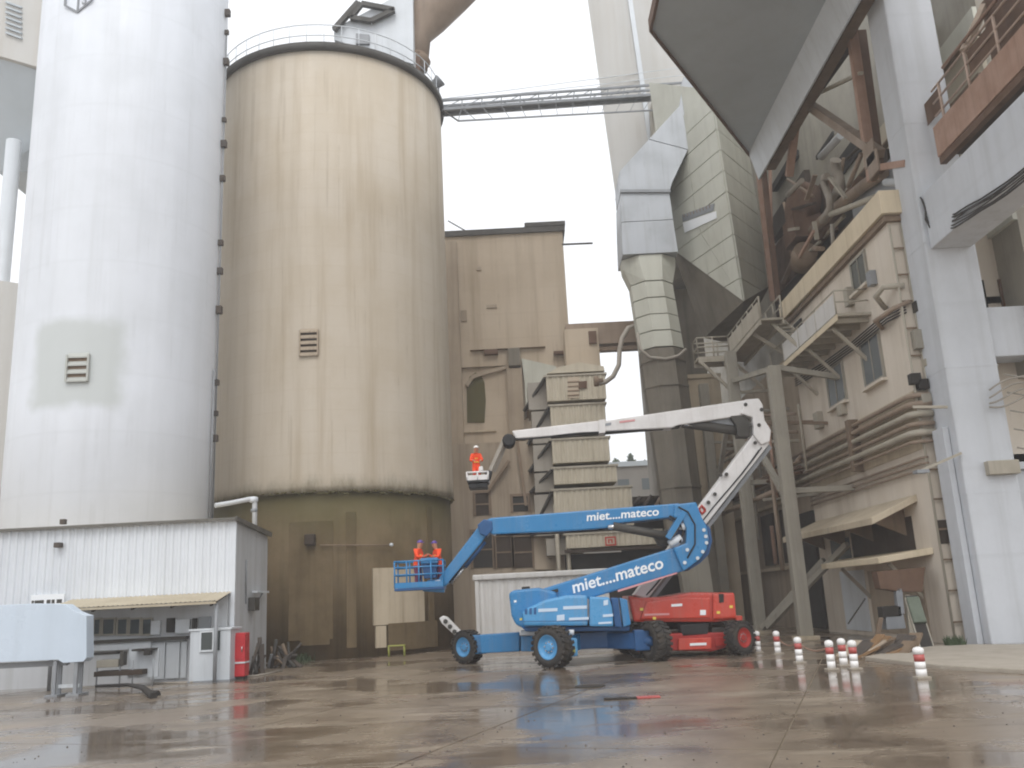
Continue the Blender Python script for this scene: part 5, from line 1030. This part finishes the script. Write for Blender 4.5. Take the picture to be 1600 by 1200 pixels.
# ---- red / white
rl = thing('red_boom_lift', 'red boom lift with long white articulated boom raised above the blue one', 'boom lift', (7, 36.8, 0))
YR = 36.6
lift_wheel(rl, V(8.1, 35.2, .62), V(.55, -.83, 0), .62, .5, 'lift_red_dark'); lift_wheel(rl, V(7.95, 38.4, .62), V(.6, .8, 0), .6, .5, 'lift_red_dark'); lift_wheel(rl, V(4.5, 36.2, .62), V(-.6, -.8, 0), .62, .5, 'lift_red_dark'); lift_wheel(rl, V(5.2, 39.0, .62), V(-.6, .8, 0), .62, .5, 'lift_red_dark')
prism(rl, 'chassis_frame', 'lift_red_dark', ((1030, 990), (1135, 988), (1142, 1010), (1112, 1018), (1034, 1016)), 35.6, 2.4, .05)
prism(rl, 'front_panel', 'lift_red', ((1060, 998), (1112, 996), (1112, 1014), (1060, 1016)), 35.45, .3, .03); prism(rl, 'decal', 'letter_white', ((1078, 1005), (1104, 1004), (1104, 1008), (1078, 1009)), 35.42, .02, 0)
prism(rl, 'axle_beam', 'lift_red_dark', ((1118, 996), (1160, 994), (1160, 1008), (1118, 1010)), 35.5, .4, .03)
prism(rl, 'engine_bay', 'black_rubber', ((1062, 976), (1108, 974), (1106, 992), (1066, 995)), 35.6, .8, .03); prism(rl, 'engine_bay', 'frame_dark', ((1112, 980), (1136, 979), (1138, 994), (1112, 996)), 35.8, .6, .03)
MB().lathe((6.4, 37.0, 1.0), (0, 0, 1), [(0, 1.0), (.35, 1.0), (.45, .9)], 28).build('slew_ring', 'black_rubber', rl)
prism(rl, 'turntable', 'lift_red', ((981, 930), (1000, 934), (1042, 932), (1080, 925), (1148, 926), (1152, 968), (1120, 972), (990, 972), (986, 955)), 35.55, 2.3, .1)
tc_ = prism(rl, 'turntable_cover', 'lift_red', ((1010, 940), (1070, 933), (1110, 934), (1110, 966), (1000, 968)), 35.45, .25, .06)
prism(rl, 'counterweight', 'lift_red', ((1114, 927), (1148, 926), (1151, 966), (1114, 968)), 35.4, 2.4, .08)
prism(tc_, 'decal', 'pinkish', ((1007, 959), (1046, 958), (1046, 961), (1007, 962)), 35.43, .02, 0); prism(tc_, 'decal', 'letter_white', ((1049, 944), (1066, 943), (1066, 947), (1049, 948)), 35.43, .02, 0); prism(tc_, 'decal', 'letter_white', ((1094, 953), (1103, 953), (1103, 961), (1094, 961)), 35.43, .02, 0)
prism(rl, 'tail_hatch', 'dark', ((1123, 928), (1131, 928), (1131, 941), (1124, 942)), 35.38, .05, 0); prism(rl, 'tail_lamp', 'lift_red', ((1149, 962), (1160, 962), (1161, 980), (1151, 978)), 35.6, .5, .03)
# lower white boom
prism(rl, 'lower_boom', 'boom_white', ((990, 930), (1012, 936), (1202, 694), (1196, 668), (1182, 672)), YR, .75, .05)
prism(rl, 'boom_lower_rail', 'grey_paint', ((1014, 938), (1020, 940), (1206, 700), (1202, 694)), YR+.25, .5, .02)  # grey strip along the lower edge of the white boom
prism(rl, 'knuckle', 'boom_white', ((1164, 624), (1186, 622), (1192, 632), (1195, 656), (1205, 672), (1203, 690), (1190, 695), (1178, 680), (1176, 652), (1158, 646)), YR-.15, 1.05, .06)
for p in ((1165, 632), (1172, 664), (1186, 664), (1180, 692), (1190, 640), (1126, 742), (1135, 741), (1117, 772), (1107, 785)): tube(PY(*p, YR-.2), PY(*p, YR-.1 if p[1] < 700 else YR+.02), .08, k=8).build('pin', 'frame_dark', rl)
MB().path([PY(1102, 797, YR-.02), PY(1096, 790, YR-.02), PY(1092, 796, YR-.02), PY(1097, 803, YR-.02), PY(1102, 797, YR-.02)], .06, 6).build('boom_mark', 'sign_red', rl)
# upper white boom
prism(rl, 'upper_boom', 'boom_white', ((940, 658), (1170, 624), (1168, 648), (1060, 664), (1050, 668), (940, 674)), YR+.0, .7, .05)
prism(rl, 'fly_boom', 'boom_white', ((800, 673), (942, 656.5), (942, 675), (806, 685)), YR+.1, .5, .04); prism(rl, 'boom_joint', 'boom_white', ((936, 656), (946, 655), (946, 676), (936, 677)), YR-.03, .76, .02)
prism(rl, 'cable_tray', 'frame_dark', ((860, 681), (1062, 664), (1062, 668), (940, 678), (862, 684)), YR+.2, .3, .0)
prism(rl, 'boom_decal', 'pinkish', ((968, 658), (992, 655), (992, 658), (968, 661)), YR-.02, .03, 0); prism(rl, 'boom_decal', 'emblem_grey', ((944, 662), (955, 660), (955, 664), (944, 666)), YR-.02, .03, 0)
cyl(rl, (1066, 661), (1168, 675), .2, YR+.3, 'boom_cylinder', 'frame_dark'); prism(rl, 'cylinder_mount', 'frame_dark', ((1140, 649), (1162, 648), (1173, 660), (1172, 682), (1154, 682), (1150, 664)), YR+.0, .6, .03); prism(rl, 'cylinder_guard', 'grey_paint', ((1082, 656), (1150, 650), (1150, 672), (1090, 666)), YR+.25, .35, .03)
tube(PY(1068, 663, YR+.2), PY(1084, 664, YR+.2), .09, k=8).build('piston_rod', 'chrome', rl)
MB().lathe(PY(795, 688, YR), (0, 1, 0), [(-.1, .2), (-.05, .27), (.6, .27), (.65, .2)], 14).build('jib_pivot', 'black_rubber', rl); prism(rl, 'jib_plate', 'black_rubber', ((789, 680), (800, 679), (804, 690), (795, 697), (788, 692)), YR, .5, .02)
prism(rl, 'jib', 'hose', ((786, 683), (791, 685), (768, 737), (763, 734)), YR+.1, .3, .02); prism(rl, 'jib_link', 'hose', ((790, 692), (793, 694), (774, 738), (770, 736)), YR+.5, .12, .01)
prism(rl, 'jib_foot', 'black_rubber', ((760, 734), (769, 736), (766, 748), (758, 752), (756, 744)), YR+.05, .5, .02)
wb_ = basket(rl, 731, 763, 733, 756, YR-.35, 1.0, 'boom_white', 'black_rubber') if False else None
a, b_ = PY(730, 752, YR-.3), PY(763, 752, YR-.3); x0, x1 = a.x, b_.x; z0 = PY(746, 754, YR-.3).z; z1 = PY(746, 738, YR-.3).z; y0, y1 = YR-.35, YR+.75
box(x0, x1, y0, y1, z0, z0+.1).build('basket_floor', 'black_rubber', rl, .02); box(x0+.05, x1-.05, y0+.1, y1-.1, z0-.2, z0-.01).build('basket_base', 'black_rubber', rl, .03)
for yy_ in (y0, y1): box(x0, x1, yy_-.015, yy_+.015, z0+.1, z0+.3).build('toe_board', 'boom_white', rl)
zr = z0+.42
for z in (zr,):
    for yy_ in (y0, y1): tube((x0, yy_, z), (x1, yy_, z), .04, k=8).build('basket_rail', 'boom_white', rl)
    for x in (x0, x1): tube((x, y0, z), (x, y1, z), .04, k=8).build('basket_rail', 'boom_white', rl)
for x in (x0, (x0+x1)/2, x1):
    for yy_ in (y0, y1): tube((x, yy_, z0+.1), (x, yy_, zr), .035, k=8).build('basket_post', 'boom_white', rl)
prism(rl, 'control_box', 'boom_white', ((748, 729), (754, 728), (755, 735), (748, 736)), YR-.3, .25, .02)
WBASK = ((x0+x1)/2, (y0+y1)/2, z0+.1)
# ================================================================== PEOPLE
def person(label, base, face, h, helmet, lean=0, arms=((.35, .25, -.1), (.35, -.25, -.1)), crouch=0, trousers=None):
    """one continuous skinned body; face = heading angle; arms = hand targets (forward, left, up from the elbow)"""
    s = h/1.78; bx_, by_, bz_ = base
    f = V(math.cos(face), math.sin(face), 0); lft = V(-f.y, f.x, 0); up = V(0, 0, 1)
    root = thing('person', label, 'person', base)
    J = {}
    hipz = .93*s-crouch; pel = V(0, 0, hipz)-f*crouch*.4
    def at(o_, a, b_, c): return o_+f*(a*s)+lft*(b_*s)+up*(c*s)
    J['pel'] = pel; J['bel'] = at(pel, .02+lean*.3, 0, .17); J['che'] = at(pel, .02+lean, 0, .4); J['nec'] = at(pel, .03+lean*1.5, 0, .56); J['hd0'] = at(pel, .05+lean*1.7, 0, .66); J['hd1'] = at(pel, .07+lean*1.9, 0, .79)
    J['hd2'] = at(pel, .07+lean*1.9, 0, .86); R = {'pel': .17, 'bel': .165, 'che': .185, 'nec': .075, 'hd0': .105, 'hd1': .125, 'hd2': .1}
    E_ = [('pel', 'bel'), ('bel', 'che'), ('che', 'nec'), ('nec', 'hd0'), ('hd0', 'hd1'), ('hd1', 'hd2')]
    for sd_, nm in ((1, 'l'), (-1, 'r')):
        J['sh'+nm] = at(J['che'], .0, .19*sd_, .1); hand = arms[0 if sd_ > 0 else 1]
        J['el'+nm] = at(J['sh'+nm], hand[0]*.35-.04, .07*sd_, -.26); J['wr'+nm] = at(J['el'+nm], hand[0]*.7, hand[1]*.4*1, hand[2]+.02); J['pa'+nm] = J['wr'+nm]+(J['wr'+nm]-J['el'+nm]).normalized()*.08*s
        for k, r in (('sh', .095), ('el', .072), ('wr', .05), ('pa', .05)): R[k+nm] = r
        E_ += [('che', 'sh'+nm), ('sh'+nm, 'el'+nm), ('el'+nm, 'wr'+nm), ('wr'+nm, 'pa'+nm)]
        J['hp'+nm] = at(pel, 0, .09*sd_, -.06); J['kn'+nm] = V(0, 0, .5*s-crouch*.3)+f*(.04*s+crouch*.5)+lft*(.11*s*sd_); J['an'+nm] = V(0, 0, .09*s)+lft*(.12*s*sd_); J['to'+nm] = V(0, 0, .05*s)+f*(.17*s)+lft*(.13*s*sd_)
        for k, r in (('hp', .13), ('kn', .09), ('an', .065), ('to', .055)): R[k+nm] = r
        E_ += [('pel', 'hp'+nm), ('hp'+nm, 'kn'+nm), ('kn'+nm, 'an'+nm), ('an'+nm, 'to'+nm)]
    names = list(J); me = bpy.data.meshes.new('body'); me.from_pydata([tuple(J[k]) for k in names], [(names.index(a), names.index(b)) for a, b in E_], [])
    o_ = bpy.data.objects.new('body', me); COL.objects.link(o_)
    md = o_.modifiers.new('skin', 'SKIN'); md.use_smooth_shade = True
    for i, k in enumerate(names): me.skin_vertices[0].data[i].radius = (R[k]*s*(1.0 if k not in ('pel', 'bel', 'che') else 1.0), R[k]*s*(1 if k not in ('che', 'bel') else .8)); me.skin_vertices[0].data[i].use_root = (k == 'pel')
    sb_ = o_.modifiers.new('sub', 'SUBSURF'); sb_.levels = 2; sb_.render_levels = 2
    bpy.context.view_layer.update()
    bm_ = bpy.data.meshes.new_from_object(o_.evaluated_get(bpy.context.evaluated_depsgraph_get())); bpy.data.objects.remove(o_)
    xb = MB()      # fingers, nose, ears
    for nm, sd_ in (('l', 1), ('r', -1)):
        d = (J['pa'+nm]-J['wr'+nm]).normalized(); sdv = d.cross(up).normalized() if abs(d.z) < .95 else f
        for k in range(4):
            b0 = J['pa'+nm]+d*.02*s+sdv*((k-1.5)*.02*s); L_ = (.075, .085, .08, .062)[k]*s; xb.path([b0, b0+d*L_*.5-up*.008, b0+d*L_*.85-up*.035*s], [.0095*s, .009*s, .007*s], 6)
        b0 = J['wr'+nm]+d*.03*s-sdv*.03*s; xb.path([b0, b0+d*.03*s-sdv*.025*s, b0+d*.06*s-sdv*.03*s], [.011*s, .01*s, .008*s], 6)
    hc_ = at(J['hd0'], .02, 0, .06)
    xb.path([hc_+f*.085*s+up*.02*s, hc_+f*.115*s-up*.015*s, hc_+f*.09*s-up*.02*s], [.008*s, .016*s, .012*s], 6)
    for sd_ in (1, -1): xb.path([hc_+lft*(.085*s*sd_)+up*.03*s, hc_+lft*(.1*s*sd_), hc_+lft*(.085*s*sd_)-up*.03*s], [.01*s, .018*s, .01*s], 6)
    bm = bmesh.new(); bm.from_mesh(bm_); nb = len(bm.faces)
    vv = [bm.verts.new(v) for v in xb.v]
    for fc in xb.f:
        try: bm.faces.new([vv[i] for i in fc])
        except ValueError: pass
    hz_ = J['nec'].z
    for i, fc in enumerate(bm.faces):
        c = fc.calc_center_median(); fc.smooth = True
        if i >= nb or c.z > hz_+.02*s and (c-J['hd0']).length < .3*s: fc.material_index = 2
        elif min((c-J['pal']).length, (c-J['par']).length) < .07*s: fc.material_index = 2
        elif c.z < hipz-.06*s and min((c-J['wrl']).length, (c-J['wrr']).length) > .12*s: fc.material_index = 1 if c.z > .13*s else 3
        else: fc.material_index = 0
    bm_.materials.clear()
    for k in ('hiviz', 'hiviz', 'skin', 'black_rubber'): bm_.materials.append(MATS[k])
    if trousers: bm_.materials[1] = MATS[trousers]
    bm.to_mesh(bm_); bm.free()
    bm_.name = 'body'; bo = bpy.data.objects.new('body', bm_); COL.objects.link(bo); bo.parent = root; bo['_o'] = tuple(base)
    top = at(J['hd1'], -.005, 0, .02)+V(*base)
    hm_ = MB().lathe(top-up*.005*s, up, [(0, .13*s), (.015*s, .125*s), (.05*s, .115*s), (.09*s, .088*s), (.115*s, .04*s)], 18)
    hm_.ext([top+f*.1*s+lft*.08*s, top+f*.185*s+lft*.04*s, top+f*.185*s-lft*.04*s, top+f*.1*s-lft*.08*s], up*.015); hm_.build('helmet', helmet, root)
    for sd_ in (1, -1):
        e = V(*base)+hc_+f*.088*s+lft*(.032*s*sd_)+up*.035*s; MB().lathe(e, f, [(0, .006), (.004, .012*s), (.008, .004)], 8).build('eye', 'dark', root)
    m_ = V(*base)+hc_+f*.09*s-up*.05*s; beam(m_-lft*.025*s, m_+lft*.025*s, .01, .01).build('mouth', 'trouser', root)
    for z_, r_ in ((J['che'].z-.06*s, .135), (J['bel'].z+.0*s, .128)):
        c = V(*base)+V((J['che'].x+J['bel'].x)/2, (J['che'].y+J['bel'].y)/2, z_)
        MB().path([c+f*(r_*s*math.cos(2*math.pi*i/16)*.85)+lft*(r_*s*1.05*math.sin(2*math.pi*i/16)) for i in range(17)], .02, 6).build('reflective_band', 'hiviz_band', root)
    return root
zb = bx[4]+.1; cyb = (bx[2]+bx[3])/2
person('worker in orange jacket and purple helmet at the left of the blue basket', (PY(652, 900, cyb).x, cyb, zb), math.radians(-20), 1.72, 'helmet_purple', .05, ((.3, -.1, .05), (.32, .05, .0)), 0, 'trouser')
person('worker in orange jacket and purple helmet behind the controls of the blue basket', (PY(687, 900, cyb+.2).x, cyb+.2, zb), math.radians(-150), 1.68, 'helmet_purple', .07, ((.3, .1, .0), (.25, -.05, .1)), 0, 'trouser')
person('worker in orange overalls and white helmet alone in the raised white basket', (WBASK[0]-.05, WBASK[1]-.1, WBASK[2]-.0), math.radians(-80), 1.6, 'helmet_white', .1, ((.3, -.2, -.05), (.3, .2, -.05)), .2)
# low access box on the near left wheel: the white spare jib support
jb = thing('propped_boom_arm', 'white perforated arm propped up behind the left blue wheel', 'arm', PZ(715, 1015))
prism(jb, 'arm', 'boom_white', ((686, 966), (692, 962), (699, 964), (724, 990), (716, 998), (690, 974)), 40.5, .4, .05)
for p in ((696, 971), (703, 979), (710, 987)): tube(PY(*p, 40.45), PY(*p, 40.52), .1, k=10).build('hole', 'frame_dark', jb)
beam(PY(718, 990, 40.7), V(PY(718, 990, 40.7).x+.3, 40.7, 0), .2, .2).build('prop', 'lift_blue_dark', jb)
# ================================================================== BOLLARDS
blab = {1185: 'red and white bollard nearest the red lift', 1216: 'red and white bollard second from the red lift', 1250: 'lone red and white bollard in front of the nearest rack post', 1300: 'leftmost of the three clustered red and white bollards', 1319: 'middle of the three clustered red and white bollards', 1336: 'rightmost of the three clustered red and white bollards', 1441: 'red and white bollard at the kerb before the concrete column'}
def make_bollard(c, hgt, r=.13):
    t = thing('bollard', None, 'bollard', (c.x, c.y, 0), 'red and white bollards')
    box(c.x-.17, c.x+.17, c.y-.17, c.y+.17, 0, .05).build('base_plate', 'kerb', t, .01)
    n_ = 4
    for k in range(n_):
        z0 = .05+(hgt-.05)*k/n_; z1 = .05+(hgt-.05)*(k+1)/n_
        pr = [(0, r), (z1-z0-.002, r)] if k < n_-1 else [(0, r*1.02), ((z1-z0)*.6, r*1.08), ((z1-z0)*.85, r*.85), (z1-z0, r*.3)]
        MB().lathe((c.x, c.y, z0), (0, 0, 1), pr, 18).build('ring', 'bollard_white' if k % 2 else ('bollard_white' if k == 0 else 'bollard_red'), t)
    return t
for x, y1, y0 in ((1185, 1020, 988), (1216, 1022, 988), (1250, 1036, 998), (1300, 1047, 1003), (1319, 1041, 1000), (1336, 1046, 1003), (1441, 1060, 1014)):
    c = PZ(x, y1); hgt = PY(x, y0, c.y).z; b = make_bollard(c, hgt+.06, .115 if x < 1400 else .13); b['label'] = blab[x]
cpts = [PZ(1216, 1019), PZ(1250, 1032), PZ(1300, 1040)]
chn = MB()
for a, b_ in zip(cpts, cpts[1:]):
    chn.path([a.lerp(b_, i/8)+V(0, 0, .55-.18*math.sin(math.pi*i/8)) for i in range(9)], .025, 6)
tag(chn.build('barrier_chain', 'rust_light', None), 'sagging chain strung between the bollards by the rack post', 'chain')
# ================================================================== RIGHT-HAND CLUTTER
random.seed(9)
db = thing('board_heap', 'heap of brown boards and slabs leaning at the control building foot', 'heap', PZ(1390, 1028)); c = PZ(1388, 1026)
mdv = MB(); 
for i in range(60):
    a = random.uniform(0, 6.28); r = random.random(); q = c+V(1.5*r*math.cos(a), .9*r*math.sin(a)+.4, 0); s_ = random.uniform(.06, .2); mdv.lathe(q, (random.uniform(-.3, .3), random.uniform(-.3, .3), 1), [(0, s_), (s_*.6, s_*.8), (s_*(1.2-r*.6), s_*.2)], 7)
rb = mdv.build('rubble', 'sand', db); rb['kind'] = 'stuff'
for i in range(18):
    a = c+V(random.uniform(-1.5, .8), random.uniform(-.4, .6), 0.03); b_ = a+V(random.uniform(.4, 1.1), random.uniform(.2, .7), random.uniform(.08, .65)); beam(a, b_, random.uniform(.3, .7), .07).build('board', random.choice(['wood', 'brown_concrete', 'sand', 'sand', 'scrap']), db)
cvb = thing('belt_conveyor', 'short greenish inclined belt conveyor beside the board heap', 'conveyor', PZ(1450, 1028))
p0, p1 = PY(1452, 1026, 32.8), PY(1424, 935, 34.0)
beam(p0, p1, .5, .16).build('frame', 'green_grey', cvb, .02); beam(p0+V(0, -.02, .1), p1+V(0, -.02, .1), .4, .03).build('belt', 'dark', cvb)
beam(p1.lerp(p0, .05)+V(0, -.05, .12), p1.lerp(p0, .5)+V(0, -.05, .12), .45, .2).build('cover', 'tarp_green', cvb, .04)
for u in (.25, .7): q = p1.lerp(p0, u); tube(q, V(q.x+.1, q.y+.3, 0), .05, k=6).build('leg', 'frame_dark', cvb)
tube(p0+V(-.28, 0, .1), p0+V(.28, 0, .1), .16, k=12).build('roller', 'black_rubber', cvb)
hp = thing('feed_hopper', 'brown steel feed machine under the small platform of the control building', 'machine', PZ(1400, 1015))
yh = 35.2
for (pp, mt_, nm, d_) in ((((1370, 893), (1446, 886), (1442, 925), (1410, 925), (1376, 920)), 'rust', 'chute', .6), (((1378, 948), (1408, 946), (1410, 964), (1380, 966)), 'dark', 'gearbox', .5), (((1384, 962), (1412, 960), (1416, 982), (1386, 984)), 'grey_paint', 'motor', .5), (((1400, 918), (1410, 918), (1414, 960), (1404, 960)), 'grey_paint', 'column', .3), (((1415, 930), (1422, 929), (1432, 1010), (1424, 1010)), 'beige_steel', 'leg', .2), (((1375, 965), (1381, 965), (1372, 1015), (1364, 1015)), 'brown_steel', 'leg', .2)):
    prism(hp, nm, mt_, pp, yh, d_, .03)
beam(PY(1325, 975, yh+4), PY(1352, 935, yh+4), .05, .05).build('handrail', 'frame_dark', hp)
wd = thing('weed_tuft', 'green weeds growing at the foot of the concrete column', 'plant', PZ(1520, 1012)); wv = MB()
for i in range(160):
    c = PZ(1515+random.uniform(-12, 30), 1012, .1); q = V(c.x, 33.0+random.uniform(-.25, .1), .1); tp = q+V(random.uniform(-.12, .12), random.uniform(-.12, .12), random.uniform(.1, .4)); wv.add([q+V(-.03, 0, 0), q+V(.03, 0, 0), tp], [(0, 1, 2)])
wv.build('leaves', 'leaf', wd)
# hoses and small fittings on the lifts
for k, (pp, y_, r) in enumerate((((( 870, 917), (930, 899), (990, 880), (1050, 861)), YB+.2, .035), (((775, 836), (850, 834), (930, 829), (955, 824)), YB+.1, .035), (((1046, 806), (1060, 815), (1068, 830), (1062, 848)), YB-.1, .04), (((764, 832), (752, 850), (730, 876), (702, 910)), YB+.02, .03), (((1060, 792), (1075, 800), (1086, 820), (1086, 850), (1074, 872)), YB-.24, .03))):
    MB().path([PY(a, b_, y_) for a, b_ in pp], r, 6).build('hose', 'black_rubber', bl)
for p in ((803, 938), (812, 966)):
    prism(bl, 'warning_sticker', 'letter_white' if p[0] < 810 else 'hiviz_band', ((p[0], p[1]), (p[0]+4, p[1]-.5), (p[0]+4, p[1]+3), (p[0], p[1]+3.5)), 34.29, .012, 0)
for p, q in (((1010, 930), (1190, 698)), ((1014, 926), (1186, 702))): MB().path([PY(p[0]+(q[0]-p[0])*u, p[1]+(q[1]-p[1])*u+3*math.sin(u*9), YR-.02) for u in [i/12 for i in range(13)]], .03, 6).build('hose', 'black_rubber', rl)
MB().path([PY(800+i*22, 686.5-i*1.75+1.2*math.sin(i), YR+.1) for i in range(13)], .04, 6).build('hose', 'black_rubber', rl)
for p in ((1000, 950), (1020, 964), (1120, 955), (1140, 946)): prism(rl, 'warning_sticker', 'hiviz_band', ((p[0], p[1]), (p[0]+5, p[1]), (p[0]+5, p[1]+4), (p[0], p[1]+4)), 35.38 if p[0] > 1112 else 35.43, .012, 0)
# services on the control building
random.seed(33)
for k in range(5):
    y = random.uniform(36, 47); z = random.choice([6.3, 10.3, 13.2, 14.9]); box(XF-.3, XF-.006, y, y+random.uniform(.3, .7), z, z+random.uniform(.4, .9)).build('junction_box', random.choice(['grey_paint', 'green_grey', 'beige_steel']), cb, .02)
for k in range(4): z = 12.95+.12*k; MB().path([V(XF-.2, 48.8, z+.3), V(XF-.2, 44, z), V(XF-.22, 40, z-.1), V(XF-.2, 36, z), V(XF+.1, YN-.2, z)], .035, 6).build('cable', 'cable', cb)
for k in range(3): z = 6.6+.22*k; MB().path([V(XF-.15, 48.9, z), V(XF-.15, YN, z), V(XF+.05, YN-.2, z)], .05, 6).build('pipe_run', 'brown_pipe', cb)
# denser pipework in the rack
for k in range(12):
    y = random.uniform(43, 62); x = random.uniform(12.9, 15.8); z0 = random.uniform(3, 9); tube((x, y, z0), (x, y, z0+random.uniform(2, 6)), random.uniform(.05, .12), k=7).build('riser', random.choice(['brown_pipe', 'beige_steel', 'rust_light', 'green_grey']), rk)
for k in range(10):
    y = random.uniform(44, 62); z = random.uniform(5.5, 13); beam((12.9, y, z), (16.1, y, z+random.uniform(-.2, .2)), .14, .14).build('cross_member', random.choice(['green_grey', 'brown_steel', 'beige_steel']), rk)
for k in range(4): z = 10.4+.5*k; MB().path([V(13.4+.3*k, 66, z), V(13.4+.3*k, 50, z), V(15.5, 48.5, z-.3)], .09, 8).build('pipe', random.choice(['brown_pipe', 'beige_steel']), rk)
# girders and drops in the dark hall at the right edge
for k in range(10):
    x = random.uniform(18.8, 23); z = random.uniform(13, 18); beam((x, 35.8, z), (x+random.uniform(-1.5, 1.5), 35.8+random.uniform(-.3, .3), z+random.uniform(.5, 3)), .2, .16).build('girder', random.choice(['rust', 'brown_pipe', 'grey_paint', 'brown_steel']), dh)
for k in range(5): z = 7.0+.7*k; MB().path([V(18.6, 33.1, z), V(19.4, 32.9, z-.25), V(20.5, 32.8, z+.1), V(22.5, 32.5, z+.5)], .03, 6).build('cable', 'hose', cl2)
random.seed(77); gr = MB()
for i in range(420):
    px_, py_ = random.uniform(-20, 1620), 1040+160*random.random()**1.3; c = PZ(px_, py_); r = random.uniform(.008, .03)
    gr.add([c+V(r, 0, .001), c+V(-r*.6, r*.8, .001), c+V(-r*.5, -r*.9, .001), c+V(0, 0, r*.9)], [(0, 1, 3), (1, 2, 3), (2, 0, 3)])
tag(gr.build('grit', 'scrap', None), 'scattered grit and small stones on the wet yard', 'grit', kind='stuff')
# ================================================================== thin haze volume added to lift the shadows
hz_m = bpy.data.materials.new('lift_haze'); hz_m.use_nodes = True; N = hz_m.node_tree.nodes; N.remove(N['Principled BSDF'])
pv = N.new('ShaderNodeVolumePrincipled'); pv.inputs['Color'].default_value = (.96, .97, 1, 1); pv.inputs['Density'].default_value = .0012; pv.inputs['Anisotropy'].default_value = .2
hz_m.node_tree.links.new(pv.outputs[0], N['Material Output'].inputs['Volume']); MATS['lift_haze'] = hz_m
tag(box(-410, 410, -110, 510, -1.2, 54).build('haze', 'lift_haze', None), None, None, kind='stuff')
# tidy internal bookkeeping
for o_ in bpy.data.objects:
    if '_o' in o_: del o_['_o']
